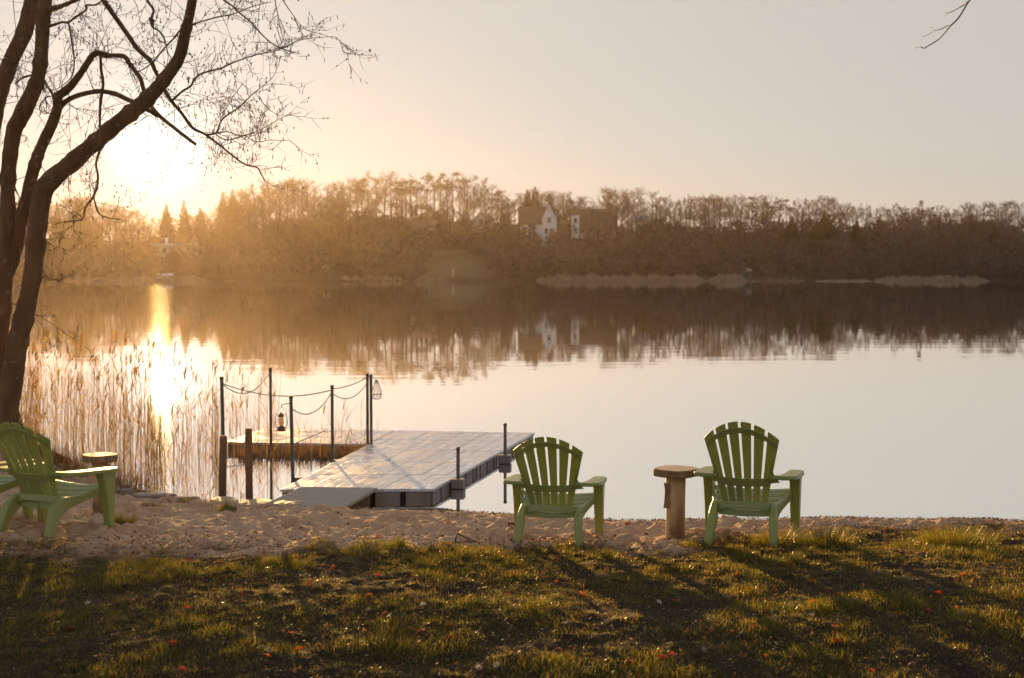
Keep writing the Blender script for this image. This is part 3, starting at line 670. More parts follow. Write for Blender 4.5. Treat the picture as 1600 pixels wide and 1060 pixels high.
# ------------------------------------------------------------------ the bare alder on the bank
YT = 14.7
def limb_path(pts, y0, y1):
    """(pixel x, pixel y, pixel width) along the limb at depths running from y0 to y1 -> [(x,y,z,r)]"""
    out = []
    for i, (px, py, w) in enumerate(pts):
        Y = y0+(y1-y0)*i/max(1, len(pts)-1); p = at(px, py, Y); out.append((p.x, p.y, p.z, w*.93/2/FPX*Y))
    return out
def build_alder():
    gx, gy = -5.3, 14.75
    root = empty('alder_tree', (gx, gy, gz(gx, gy)-.1), 0, 'large bare alder with several leaning stems on the reedy bank, sun behind its branches', 'tree')
    O = Vector(root.location); rr = random.Random(11)
    def part(name, path, n=14, k=5, mt='bark'):
        ps = spline(path, k); mb = MB()
        rad = [max(.002, p[3])*(1+rr.uniform(-.05, .05)+(.16 if p[3] > .02 and rr.random() < .12 else 0)) for p in ps]
        mb.tube([Vector(p[:3])-O for p in ps], rad, n); mb.build(name, M[mt], root, smooth=True); return ps
    stems = [
        ([(-14, 730, 50), (-24, 690, 40), (-30, 560, 32), (-28, 420, 28), (-20, 300, 26), (-10, 200, 24), (0, 150, 24), (15, 100, 26), (38, 50, 27), (50, 0, 25), (58, -60, 22), (70, -160, 18), (66, -300, 12), (80, -420, 5)], 14.9, 15.6),
        ([(6, 735, 54), (-10, 690, 38), (-8, 600, 28), (4, 500, 23), (10, 414, 23), (12, 340, 25), (12, 293, 23), (15, 250, 25), (22, 204, 26), (30, 188, 27), (41, 165, 28), (57, 130, 24), (64, 90, 23), (67, 40, 23), (71, 0, 22), (74, -70, 20), (70, -200, 16), (88, -340, 10), (84, -440, 4)], 14.75, 14.5),
        ([(8, 735, 60), (12, 690, 42), (13, 650, 33), (20, 587, 36), (26, 543, 34), (36, 500, 32), (50, 435, 30), (57, 370, 31), (66, 305, 33), (78, 284, 33), (98, 266, 29), (120, 247, 28), (150, 222, 27), (180, 196, 26), (210, 172, 27), (235, 150, 25), (260, 120, 22), (280, 90, 20), (290, 50, 18), (298, 15, 16), (306, -30, 15), (330, -120, 12), (340, -240, 8), (370, -330, 4)], 14.6, 13.6),
        ([(10, 430, 20), (22, 405, 19), (34, 345, 20), (46, 290, 20), (57, 250, 19), (68, 222, 18), (81, 195, 18), (90, 168, 16), (90, 152, 15), (100, 144, 14), (112, 133, 13), (128, 112, 11), (144, 88, 10), (152, 83, 9), (166, 87, 8), (180, 87, 7.5), (195, 89, 8), (203, 101, 7), (213, 114, 7), (220, 124, 7), (229, 154, 6.5), (247, 179, 6.5), (272, 200, 6), (290, 214, 6), (306, 226, 5)], 14.75, 14.0),
    ]
    for pts, a, b in stems: part('stem', limb_path(pts, a, b))
    limbs = [
        ([(94, 168, 9), (101, 160, 9), (115, 152, 8.5), (135, 146, 8), (157, 143, 8), (180, 147, 8), (200, 156, 8), (218, 164, 8), (236, 175, 7), (247, 182, 7)], 14.6, 14.1),
        ([(157, 88, 5), (158, 110, 5), (161, 132, 5), (157, 160, 5), (156, 190, 4), (157, 228, 4), (150, 255, 4), (153, 275, 4), (151, 295, 4), (143, 312, 4), (133, 325, 3), (130, 342, 2.5), (120, 345, 2), (85, 350, 1.5)], 14.4, 14.0),
        ([(146, 308, 3), (150, 322, 3), (155, 335, 2.5), (170, 341, 2), (190, 343, 1.2)], 14.0, 13.8),
        ([(148, 230, 3), (140, 245, 3.5), (125, 262, 3), (112, 272, 2.5), (103, 276, 1.5)], 13.95, 13.7),
        ([(78, 15, 12), (95, 10, 8), (108, 5, 7), (125, -3, 7), (160, -15, 5), (220, -60, 3)], 14.5, 14.0),
        ([(74, 42, 6), (88, 38, 4.5), (97, 35, 4), (107, 35, 4), (118, 27, 4), (134, 16, 3.5), (135, 8, 3), (149, 8, 3), (160, 0, 3), (175, -14, 2)], 14.5, 13.9),
        ([(107, 35, 3), (110, 52, 3), (113, 70, 3), (116, 95, 2.5), (113, 118, 2), (100, 132, 1.5), (86, 141, 1.2)], 14.2, 14.0),
        ([(150, -60, 10), (160, -5, 9), (172, 15, 8.5), (188, 38, 8), (200, 55, 8), (216, 78, 7.5), (235, 95, 7.5), (243, 112, 6.5), (254, 133, 6), (265, 154, 6), (283, 176, 5.5), (301, 200, 5.5), (322, 211, 4), (351, 233, 3.5), (368, 247, 3.2), (385, 258, 3), (402, 262, 3), (408, 272, 2.6), (414, 283, 2.2)], 14.6, 13.9),
        ([(320, 211, 3.6), (338, 208, 3.4), (343, 195, 3), (350, 184, 2.8), (365, 174, 2.4), (380, 162, 2.2), (393, 149, 2), (410, 135, 1.4), (427, 120, 1.1), (437, 95, 1)], 14.1, 14.4),
        ([(336, 209, 2.6), (346, 216, 2.2), (356, 219, 2), (370, 216, 2), (382, 212, 2), (400, 206, 1.8), (420, 196, 1.4), (445, 182, 1), (470, 176, .9)], 14.1, 13.5),
        ([(338, 208, 2), (355, 206, 1.8), (370, 211, 1.8), (385, 213, 1.6), (395, 220, 1.4), (408, 222, 1.3), (420, 219, 1.2), (440, 220, 1), (452, 219, .9)], 14.1, 13.7),
        ([(268, 158, 4), (285, 143, 4), (298, 135, 3.6), (303, 125, 3.4), (312, 117, 3.2), (325, 112, 3), (345, 107, 2.6), (370, 96, 2.4), (400, 86, 2.2), (425, 81, 2), (445, 74, 1.8), (460, 66, 1.6), (478, 61, 1.4), (500, 59, 1.2), (524, 58, 1), (532, 68, .9), (536, 82, .8)], 14.1, 13.6),
        ([(300, 39, 4), (315, 34, 2.6), (340, 27, 2.4), (365, 22, 2), (390, 12, 1.8), (410, 6, 1.5), (425, 3, 1)], 13.7, 13.0),
        ([(335, -12, 4), (349, 0, 3), (365, 11, 3), (375, 21, 2.8), (392, 35, 2.6), (410, 55, 2.4), (425, 68, 2.2), (442, 77, 2), (460, 82, 1.6), (470, 85, 1)], 13.6, 13.4),
        ([(226, -10, 4.5), (232, 4, 4.5), (240, 16, 4.5), (236, 30, 4), (238, 42, 4), (248, 48, 3), (256, 58, 2.6), (260, 72, 2.2), (263, 88, 1.4)], 14.3, 14.2),
        ([(283, 46, 3), (270, 62, 2.8), (258, 74, 2.8), (247, 88, 2.6), (238, 98, 2.6), (226, 107, 2), (214, 113, 2.4)], 13.8, 14.2),
        ([(428, -10, 2), (432, 12, 1.6), (435, 28, 1.4), (439, 48, 1.2), (446, 74, 1)], 13.4, 13.3),
        ([(438, -6, 2), (448, 10, 1.8), (458, 24, 1.4), (466, 42, 1.2), (475, 60, 1)], 13.4, 13.5),
        ([(14, 472, 3), (28, 478, 1.5), (55, 492, 1.2), (78, 504, 1.1), (100, 520, 1.0), (132, 541, .8)], 14.6, 14.1),
        ([(60, 436, 2.4), (75, 434, 1.8), (92, 437, 1.4), (112, 431, 1)], 14.5, 14.3),
        ([(66, 372, 2.4), (75, 378, 1.8), (86, 386, 1.6), (96, 388, 1.2), (104, 396, 1), (120, 406, .8)], 14.5, 14.3),
        ([(22, 292, 4), (29, 306, 2), (34, 314, 2)], 14.6, 14.7), ([(48, 118, 4), (35, 122, 3.4), (25, 130, 2.6)], 14.7, 15.3),
        ([(68, 125, 4), (76, 138, 4), (84, 150, 5)], 14.6, 14.5), ([(82, 150, 2), (72, 153, 2), (63, 163, 2), (62, 172, 2), (70, 178, 1.6), (76, 176, 1)], 14.5, 14.3),
    ]
    tw = MB(); cones = MB()
    def twig(p, d, ln, r, lvl):
        n = 4 if lvl > 0 else 3; pts = [p]; q = p.copy(); dd = d.copy()
        for i in range(n):
            dd = (dd+Vector((rr.gauss(0, .22), rr.gauss(0, .22), rr.gauss(.02, .20)))).normalized(); q = q+dd*(ln/n); pts.append(q.copy())
        tw.tube([a-O for a in pts], [r*(1-.75*i/n) for i in range(n+1)], 3, caps=False)
        for i in range(1, n+1):
            if lvl > 0:
                for _ in range(2 if rr.random() < .35 else 1):
                    e = (dd+Vector((rr.gauss(0, .8), rr.gauss(0, .8), rr.gauss(0, .8)))).normalized(); twig(pts[i], e, ln*rr.uniform(.35, .65), r*.62, lvl-1)
            elif rr.random() < .34:
                c = pts[i]-O; s = rr.uniform(.004, .009); a = rr.uniform(0, 6.3)
                if rr.random() < .55:   # small cone or bud
                    cones.add([c+Vector((s, 0, 0)), c+Vector((-s, 0, 0)), c+Vector((0, s, 0)), c+Vector((0, -s, 0)), c+Vector((0, 0, s*1.3)), c-Vector((0, 0, s*1.6))],
                              [(0,2,4),(2,1,4),(1,3,4),(3,0,4),(2,0,5),(1,2,5),(3,1,5),(0,3,5)])
                else:                    # hanging catkin
                    cones.tube([c, c+Vector((math.cos(a)*.006, math.sin(a)*.006, -.02)), c+Vector((math.cos(a)*.012, math.sin(a)*.012, -.042))], [.0025, .004, .002], 4, caps=False)
    for i, (pts, a, b) in enumerate(limbs):
        ps = part('branch', limb_path(pts, a, b), 7, 4)
        thin = [p for p in ps if p[3] < .022]
        for j, p in enumerate(thin):
            if rr.random() < (.16 if p[3] > .012 else .34):
                t = Vector(thin[min(j+1, len(thin)-1)][:3])-Vector(thin[max(j-1, 0)][:3])
                t = t.normalized() if t.length > 1e-6 else Vector((0, 0, 1))
                d = (t*.7+Vector((rr.gauss(0, .7), rr.gauss(0, .7), rr.gauss(.12, .6)))).normalized()
                twig(Vector(p[:3]), d, rr.uniform(.16, .42), .0037, 1)
    # twigs on the upper stems and the big limb
    for pts, a, b in stems:
        for p in spline(limb_path(pts, a, b), 3):
            if p[2] > 3.1 and rr.random() < .38:
                for _ in range(1):
                    d = Vector((rr.gauss(.1, .7), rr.gauss(0, .7), rr.gauss(.2, .6))).normalized(); twig(Vector(p[:3])+d*p[3]*.8, d, rr.uniform(.3, .8), .0045, 1)
    # free twig sprays coming down from the crown above
    for px, py, Y in [(x, y, 14+rr.uniform(-.8, .8)) for x, y in ((330, -15), (390, -10), (270, -10), (200, -15), (130, -12), (410, -12), (20, -10), (-10, 30), (-15, 90), (240, 30), (360, 100), (380, 130), (405, 150), (395, 175), (345, 150), (320, 170), (420, 170))]:
        twig(at(px, py, Y), Vector((rr.uniform(-.3, .5), rr.uniform(-.3, .3), rr.uniform(-.8, .1))).normalized(), rr.uniform(.45, .8), .0042, 1 if rr.random() < .5 else 2)
    t = tw.build('twigs', M['twig'], root); cn = cones.build('catkins', M['twig'], root)
    tag(t, kind='stuff'); tag(cn, kind='stuff')
    # fibre rope ends and roots at the foot
    mb = MB()
    for a in range(9):
        an = a*.7; l = rr.uniform(.4, .8)
        mb.tube([(math.cos(an)*.1, math.sin(an)*.1, .35), (math.cos(an)*.25, math.sin(an)*.25, .12), (math.cos(an)*l, math.sin(an)*l, rr.uniform(-.1, .0))], [.12, .09, .03], 8)
    mb.build('root_flare', M['bark'], root, smooth=True)
build_alder()

def build_side_tree():
    x, y = 4.55, 8.2; root = empty('roadside_tree', (x, y, gz(x, y)-.05), 0, 'thin bare twig hanging into the sky from a tree outside the picture', 'tree')
    root.name = 'overhanging_tree'; O = Vector(root.location); Y = 7.6
    mb = MB(); ps = spline([(x, y, O.z, .16), (x+.05, y, 1.6, .13), (x-.05, y-.05, 3.2, .11), (x+.1, y, 5, .08), (x, y+.1, 6.6, .04)], 5)
    mb.tube([Vector(p[:3])-O for p in ps], [p[3] for p in ps], 12); mb.build('trunk', M['bark'], root, smooth=True)
    tip = at(1520, -6, Y); mb = MB()
    ps = spline([(x-.02, y-.05, 4.0, .05), (x-.5, y-.2, 4.75, .035), (x-1.2, y-.4, 4.9, .022), (tip.x+.5, Y+.1, 4.45, .012), (tip.x+.12, Y, tip.z+.25, .007), (tip.x, tip.y, tip.z, .005)], 5)
    mb.tube([Vector(p[:3])-O for p in ps], [p[3] for p in ps], 8); mb.build('branch', M['bark'], root, smooth=True)
    mb = MB()
    def z8(L, w0, w1):
        q = [(1400+a/8, b/8) for a, b in L]; ps = spline([(*at(px, py, Y+.15*math.sin(i)), w0+(w1-w0)*i/(len(q)-1)) for i, (px, py) in enumerate(q)], 4)
        mb.tube([Vector(p[:3])-O for p in ps], [p[3] for p in ps], 5)
    z8([(960, -48), (925, 0), (890, 45), (830, 150), (770, 240), (690, 320), (620, 400), (540, 490), (430, 560), (350, 605), (310, 585)], .0052, .0025)
    z8([(315, 588), (270, 596), (230, 605)], .002, .001)
    z8([(890, 30), (860, 55), (800, 95), (720, 138), (660, 165)], .0035, .0018); z8([(660, 165), (595, 150)], .0016, .001); z8([(650, 168), (600, 210)], .0016, .001)
    z8([(690, 320), (655, 320), (580, 360), (490, 385)], .0032, .0018); z8([(490, 385), (465, 365), (440, 330)], .0016, .001); z8([(490, 385), (450, 405), (390, 440), (320, 460)], .0016, .001)
    mb.build('twig', M['twig'], root)
build_side_tree()

# ------------------------------------------------------------------ reeds
def blades(base, hgt, lean, wid, cols, az=None, curve=.35, segs=3, r=rng):
    """flat tapering blades: base (n,3), returns V,F,C"""
    n = len(base); az = r.uniform(0, 2*np.pi, n) if az is None else az
    fa = r.uniform(0, 2*np.pi, n); side = np.stack([np.cos(fa), np.sin(fa), np.zeros(n)], 1)
    ld = np.stack([np.cos(az), np.sin(az), np.zeros(n)], 1)
    V = []; C = []
    for k in range(segs+1):
        t = k/segs
        c = base+ld*(lean*hgt*(t*(1-curve)+curve*t*t))[:, None]+np.array([0, 0, 1])*(hgt*t*(1-.25*np.clip(lean, 0, 2)*t))[:, None]
        w = wid*(1-t)**.7 if k < segs else wid*0
        if k < segs: V += [c-side*w[:, None]/2, c+side*w[:, None]/2]; C += [cols, cols]
        else: V += [c]; C += [cols]
    m = 2*segs+1
    VV = np.stack(V, 1).reshape(-1, 3); CC = np.stack(C, 1).reshape(-1, 3)
    b = np.arange(n)*m
    Q = [np.stack([b+2*k, b+2*k+1, b+2*k+3, b+2*k+2], 1) for k in range(segs-1)]
    T = np.stack([b+2*segs-2, b+2*segs-1, b+2*segs], 1)
    return VV, (np.concatenate(Q) if Q else np.zeros((0, 4), int)), T, CC
def join(chunks):
    V = []; Q = []; T = []; C = []; o = 0
    for v, q, t, c in chunks: V.append(v); Q.append(q+o); T.append(t+o); C.append(c); o += len(v)
    return np.concatenate(V), [f for f in (np.concatenate(Q), np.concatenate(T)) if len(f)], np.concatenate(C)
def build_reeds():
    r = np.random.default_rng(5); ch = []
    def clump(n, x, y, h0, h1, plume):
        z = np.minimum(0, ground_z(x, y))*.3; h = r.uniform(h0, h1, n)
        cols = np.array([.27, .155, .016])*r.uniform(.55, 1.35, (n, 1))*r.uniform(.9, 1.1, (n, 3))
        base = np.stack([x, y, z-.05], 1); az = r.normal(.3, 1.2, n); lean = np.abs(r.normal(.06, .06, n))
        ch.append(blades(base, h, lean, r.uniform(.0032, .0062, n), cols, az, .6, 4, r))
        # leaves along the stems
        m = max(1, n//2); i = r.integers(0, n, m*2); tt = r.uniform(.2, .8, m*2)
        b2 = base[i]+np.array([0, 0, 1])*(h[i]*tt)[:, None]+np.stack([np.cos(az[i]), np.sin(az[i]), 0*az[i]], 1)*(lean[i]*h[i]*tt*.6)[:, None]
        ch.append(blades(b2, r.uniform(.10, .32, m*2), r.uniform(.2, 1.2, m*2), r.uniform(.005, .012, m*2), cols[i]*1.1, None, .6, 2, r))
        # feathery plumes
        k = np.where(r.random(n) < plume)[0]
        if len(k):
            top = base[k]+np.stack([np.cos(az[k])*lean[k]*h[k], np.sin(az[k])*lean[k]*h[k], h[k]*(1-.25*lean[k])-.03], 1)
            rep = 7; tp = np.repeat(top, rep, 0)-np.array([0, 0, 1])*r.uniform(0, .14, (len(k)*rep, 1)); cc = np.repeat(cols[k], rep, 0)*np.array([1.05, 1.0, .8])
            ch.append(blades(tp, r.uniform(.05, .13, len(tp)), r.uniform(.2, .9, len(tp)), r.uniform(.008, .018, len(tp)), cc, np.repeat(az[k], rep)+r.normal(0, .5, len(tp)), .6, 2, r))
    # main bed between the bank and the dock arm: px 20..345
    def pick(n, p0, p1, y0, y1, pw=1.0):
        px = r.uniform(p0, p1, n); Y = y0+(y1-y0)*r.random(n)**pw
        x = (px-800)/FPX*Y; k = (shore(x) < Y-.05); return x[k], Y[k]
    for n, p0, p1, y0, y1, h0, h1, pl in ((1750, -60, 250, 14.6, 21.5, 1.0, 1.75, .16), (380, 230, 338, 15.2, 20.5, .8, 1.55, .12), (200, 330, 430, 16.5, 20, .9, 1.5, .08), (110, 420, 600, 16.2, 20, .5, 1.25, .05), (800, -60, 60, 15, 23, 1.0, 1.7, .15), (900, -420, -40, 16.5, 24, 1.0, 1.8, .15)):
        x, y = pick(n, p0, p1, y0, y1); # tussocks
        q = fbm(x*1.6, y*1.6, 77); keep = r.random(len(x)) < np.clip((q-.25)*3, .12, 1); x, y = x[keep], y[keep]
        clump(len(x), x, y, h0, h1, pl)
    # short dead stubble before the dock arm
    x = r.uniform(-3.3, -1.75, 1100); y = r.uniform(16.7, 17.4, 1100)
    ch.append(blades(np.stack([x, y, 0*x-.03], 1), r.uniform(.06, .26, 1100), np.abs(r.normal(0, .3, 1100)), r.uniform(.006, .012, 1100), np.array([.24, .13, .055])*r.uniform(.5, 1.3, (1100, 1)), None, .5, 2, r))
    V, F, C = join(ch); tag(big_mesh('reeds', V, F, [M['reed']], {'tint': C}), kind='stuff')
    # low dead grass on the bank under the tree
    n = 2600; x = r.normal(-4.75, .75, n); y = r.normal(14.55, .45, n); k = (x > -6.5) & (x < -3.75); x, y = x[k], y[k]; n = len(x)
    v = blades(np.stack([x, y, gz_np(x, y)-.01], 1), r.uniform(.10, .34, n), np.abs(r.normal(.3, .3, n)), r.uniform(.004, .008, n), np.array([.14, .09, .04])*r.uniform(.4, 1.5, (n, 1)), None, .6, 3, r)
    V, F, C = join([v]); tag(big_mesh('bank_grass', V, F, [M['reed']], {'tint': C}), kind='stuff')
build_reeds()

# ------------------------------------------------------------------ lawn
GREEN = np.array([[.066, .074, .006], [.092, .088, .007], [.042, .058, .006], [.13, .098, .010], [.18, .11, .016], [.10, .055, .010]])
def gcols(n, p, r):
    return GREEN[r.choice(len(GREEN), n, p=p)]*r.uniform(.4, 1.0, (n, 1))
def build_lawn():
    r = np.random.default_rng(8); ch = []
    N = 560000; Y = np.sqrt(r.uniform(4.6**2, 12.4**2, N)); X = r.uniform(-1, 1, N)*(Y*.40+1.5)
    lm = lawn_mask(X, Y)*(shore(X)-Y > .25); q = fbm(X*1.8, Y*1.8, 55, 4); tuft = fbm(X*4.2, Y*4.2, 61, 3)
    dens = np.clip(lm*1.2-.1, 0, 1)*np.clip(.55+(q-.33)*2.4, .30, 1)
    k = r.random(N) < dens; X, Y, q, tuft = X[k], Y[k], q[k], tuft[k]; n = len(X)
    h = (.013+.020*r.random(n)**1.5)*(1+1.5*np.clip((tuft-.5)*4, 0, 1.2))*(.75+.6*np.clip((q-.4)*2.5, 0, 1))
    dry = r.random(n) < np.clip(.62-q*.75, .08, .6)
    cols = gcols(n, [.26, .26, .2, .15, .08, .05], r); cols[dry] = gcols(int(dry.sum()), [.03, .04, .03, .22, .38, .30], r)
    base = np.stack([X, Y, gz_np(X, Y)-.004], 1)
    ch.append(blades(base, h, np.abs(r.normal(.6, .45, n)), r.uniform(.0024, .0056, n), cols, None, .55, 2, r))
    V, F, C = join(ch); mi = np.zeros(sum(len(f) for f in F), np.int32)
    # dew beads on the tips, their golden sun glint put in as colour
    i = r.choice(n, 15000, replace=False); c = base[i]+np.stack([r.normal(0, .008, 15000), r.normal(0, .008, 15000), h[i]*r.uniform(.6, 1.0, 15000)], 1); s = r.uniform(.0010, .0025, (15000, 1))
    offs = np.array([[1, 0, 0], [-1, 0, 0], [0, 1, 0], [0, -1, 0], [0, 0, 1], [0, 0, -1]]); DV = (c[:, None]+offs[None]*s[:, None]).reshape(-1, 3)
    tri = np.array([[0,2,4],[2,1,4],[1,3,4],[3,0,4],[2,0,5],[1,2,5],[3,1,5],[0,3,5]])
    DF = (np.arange(15000)[:, None, None]*6+tri[None]).reshape(-1, 3)+len(V)
    V = np.concatenate([V, DV]); C = np.concatenate([C, np.full((len(DV), 3), .9)]); F = [F[0], np.concatenate([F[1], DF])]; mi = np.concatenate([mi, np.ones(len(DF), np.int32)])
    o = big_mesh('grass', V, F, [M['grass'], M['dew']], {'tint': C}, mi=mi); tag(o, kind='stuff')
    sm = np.zeros(len(o.data.polygons), bool); sm[-len(DF):] = True; o.data.polygons.foreach_set('use_smooth', sm)
build_lawn()
def tuft(x, y, rad, n, h0, h1, label, seed, pal=(.3, .3, .2, .12, .05, .03)):
    r = np.random.default_rng(seed); a = r.uniform(0, 6.28, n); d = rad*np.sqrt(r.random(n)); X = x+np.cos(a)*d*1.3; Y = y+np.sin(a)*d
    h = r.uniform(h0, h1, n)*(1-.5*(d/rad)**2)
    cols = gcols(n, pal, r); b = np.stack([X-x, Y-y, gz_np(X, Y)-gz(x, y)-.006], 1)
    V, F, C = join([blades(b, h, np.abs(r.normal(.35, .25, n))+.4*d/rad, r.uniform(.002, .0045, n), cols, a+r.normal(0, .6, n), .6, 3, r)])
    o = big_mesh('grass_tuft', V, F, [M['grass']], {'tint': C}); o.location = (x, y, gz(x, y)); tag(o, label, 'grass tuft', 'grass tufts on the sand')
def gp(px, py):
    """the point of the near bank seen at this pixel"""
    d = at(px, py, 1.0)-Vector((0, 0, CAM_Z))
    lo, hi = 5.0, 16.0
    for _ in range(40):
        m_ = (lo+hi)/2
        if CAM_Z+d.z*m_ > gz(d.x*m_, m_): lo = m_
        else: hi = m_
    return d.x*lo, lo
for k, (px, py, rad, n, h0, h1, lb) in enumerate((
    (196, 822, .06, 320, .10, .17, 'dark upright grass tuft beside the front leg of the chair under the tree'),
    (243, 795, .10, 420, .04, .08, 'low yellowish grass patch in front of the long flat stone'),
    (282, 792, .09, 420, .04, .09, 'small grass patch before the next flat stone along the reeds'),
    (347, 797, .10, 600, .06, .11, 'bright grass tuft at the foot of the wooden posts'),
    (500, 856, .10, 520, .06, .11, 'small round grass tuft on a sandy hump, beside a larger mossy patch'),
    (560, 864, .18, 1100, .05, .09, 'flat mossy grass patch on the sand between two tufts'),
    (600, 866, .16, 1200, .07, .13, 'thick grass tuft on the sand in line with the dock'),
    (838, 866, .07, 300, .04, .08, 'grass tuft by the rear leg of the chair closest to the dock'),
    (1086, 856, .11, 520, .06, .11, 'yellow green grass tuft between the log table and the next chair leg'),
    (1213, 852, .14, 620, .09, .24, 'long dark grass tuft round the rear leg of the chair beside the log table'),
    (1293, 848, .15, 620, .08, .24, 'tall thin grass tuft past the chair beside the log table'),
    (1500, 852, .22, 1200, .10, .24, 'widest dark grass tuft far along the bare shore, away from the chairs'),
    (1420, 856, .13, 500, .05, .10, 'low grass tuft on the shore beside the widest dark tuft'),
    (225, 882, .16, 800, .04, .08, 'dry golden grass tuft at the lawn edge before the chair under the tree'),
    (450, 884, .16, 800, .05, .09, 'dark grass tuft at the lawn edge below the round sandy hump'))):
    x, y = gp(px, py); tuft(x, y, rad, n, h0, h1, lb, 100+k, (.22, .24, .16, .22, .10, .06))

# ------------------------------------------------------------------ fallen leaves
def leaf_mesh(m, seed):
    rr = random.Random(seed); mb = MB(); rows = []
    prof = [0, .55, .9, 1, .8, .45, .05]
    for i, w in enumerate(prof):
        t = i/(len(prof)-1); rows.append([((u*w*.34)*(1+rr.uniform(-.15, .15)), t-.5, .22*abs(u)**1.5*w+.16*math.sin(t*3.1+seed)+rr.uniform(-.03, .03)) for u in (-1, -.5, 0, .5, 1)])
    mb.grid(rows); mb.tube([(0, -.5, .02), (0, -.75, .08), (.03, -.9, .1)], .018, 4)
    o = mb.build('fallen_leaf', M[m]); return o
LP = {k: [leaf_mesh(k, s) for s in (1, 2, 3)] for k in ('leafO', 'leafR', 'leafB', 'leafP')}
LL = {('leafO', 1): 'curled orange leaf lying in the lawn grass', ('leafR', 1): 'dark red fallen leaf lying in the lawn grass', ('leafB', 1): 'dull brown dead leaf lying in the lawn grass', ('leafP', 1): 'pale whitish dead leaf lying in the lawn grass',
      ('leafO', 0): 'orange leaf lying on the bare sand', ('leafR', 0): 'red leaf lying on the bare sand', ('leafB', 0): 'brown dry leaf lying on the bare sand', ('leafP', 0): 'pale dead leaf lying on the bare sand'}
used = set()
def put_leaf(k, x, y, s, rr):
    pr = rr.choice(LP[k]); o = pr if pr.name not in used else pr.copy()
    if pr.name in used: COL.objects.link(o)
    used.add(pr.name)
    lw = int(lawn_mask(np.array([x]), np.array([y]))[0] > .5)
    o.location = (x, y, gz(x, y)+(.016 if lw else .008)); o.scale = (s, s, s); o.rotation_euler = (rr.gauss(0, .5), rr.gauss(0, .5), rr.uniform(0, 6.3))
    tag(o, LL[(k, lw)], 'leaf', LL[(k, lw)].replace('leaf', 'leaves', 1))
rr = random.Random(4)
for px, py in ((454, 993), (467, 1020), (874, 1020), (908, 932), (591, 904), (576, 934), (482, 917), (292, 953), (1268, 912), (1197, 958), (1452, 959), (1332, 932), (1466, 932), (1270, 945), (1363, 1053), (1036, 1032), (1110, 990), (1434, 857), (1057, 943), (872, 877), (870, 912), (1058, 944), (600, 965), (655, 992), (40, 1024), (110, 985), (286, 1052), (270, 1010), (520, 890), (800, 900), (1152, 900), (1305, 985), (710, 895), (1505, 902), (700, 1000), (1180, 985), (945, 892), (1210, 925)):
    x, y = gp(px, py); put_leaf('leafO' if rr.random() < .5 else 'leafR', x, y, rr.uniform(.035, .062), rr)
for px, py in ((138, 947), (420, 1020), (775, 1044), (1213, 1010), (1178, 965), (1180, 925), (1100, 1020), (1268, 966), (575, 957), (748, 1048), (1030, 945), (1045, 1010), (660, 950)):
    x, y = gp(px, py); put_leaf('leafP', x, y, rr.uniform(.03, .05), rr)
for _ in range(46):
    x, y = gp(rr.uniform(20, 1580), rr.uniform(875, 1055)); put_leaf(rr.choice(('leafB', 'leafB', 'leafO', 'leafR')), x, y, rr.uniform(.03, .05), rr)
for px, py in ((430, 812), (528, 802), (560, 798), (620, 800), (690, 802), (700, 818), (715, 806), (800, 826), (1148, 828), (1157, 816), (980, 820), (1010, 836), (1030, 822), (755, 812), (650, 812), (470, 826), (590, 842), (628, 838), (745, 830), (1195, 818), (1245, 825), (1320, 826), (1400, 830), (1550, 838), (870, 812), (960, 840), (460, 845), (400, 835), (350, 850), (300, 840), (545, 820), (505, 808)):
    x, y = gp(px, py); put_leaf(rr.choice(('leafO', 'leafB', 'leafB', 'leafR')), x, y, rr.uniform(.03, .055), rr)
def build_litter():
    r = np.random.default_rng(12); n = 9000
    x = r.uniform(-5, 5, n); s = np.abs(r.normal(0, .16, n)); y = shore(x)-s-.02
    k = r.random(n) < np.where(x > 1.3, 1, np.where(x > -1.6, .55, .25)); x, y = x[k], y[k]
    m = 9000; x2 = r.uniform(-4.5, 4.8, m); y2 = lawn_edge(x2)+r.normal(.05, .28, m); x = np.concatenate([x, x2]); y = np.concatenate([y, y2])
    m = 15000; y3 = r.uniform(5.6, 11, m); x3 = r.uniform(-1, 1, m)*(y3*.4+1.2); x = np.concatenate([x, x3]); y = np.concatenate([y, y3])
    m = 4200; y3 = r.uniform(10, 13.2, m); x3 = r.uniform(-1, 1, m)*(y3*.4+.2); x = np.concatenate([x, x3]); y = np.concatenate([y, y3])
    k = shore(x)-y > -.02; x, y = x[k], y[k]; n = len(x)
    c = np.stack([x, y, gz_np(x, y)+.006+r.uniform(0, .012, n)*(1+lawn_mask(x, y))], 1); a = r.uniform(0, 6.28, n); L = r.uniform(.004, .015, (n, 1)); W = L*r.uniform(.25, .7, (n, 1))
    d = np.stack([np.cos(a), np.sin(a), r.normal(0, .35, n)], 1); e = np.stack([-np.sin(a), np.cos(a), r.normal(0, .5, n)], 1)
    V = np.stack([c-d*L, c+e*W, c+d*L, c-e*W], 1).reshape(-1, 3); F = np.arange(4*n).reshape(-1, 4)
    pal = np.array([[.09, .05, .028], [.14, .075, .035], [.05, .032, .022], [.26, .10, .022], [.24, .16, .06]]); C = np.repeat(pal[r.choice(5, n, p=[.26, .22, .16, .20, .16])]*r.uniform(.7, 1.3, (n, 1)), 4, 0)
    tag(big_mesh('leaf_litter', V, F, [M['litter']], {'tint': C}), kind='stuff')
build_litter()

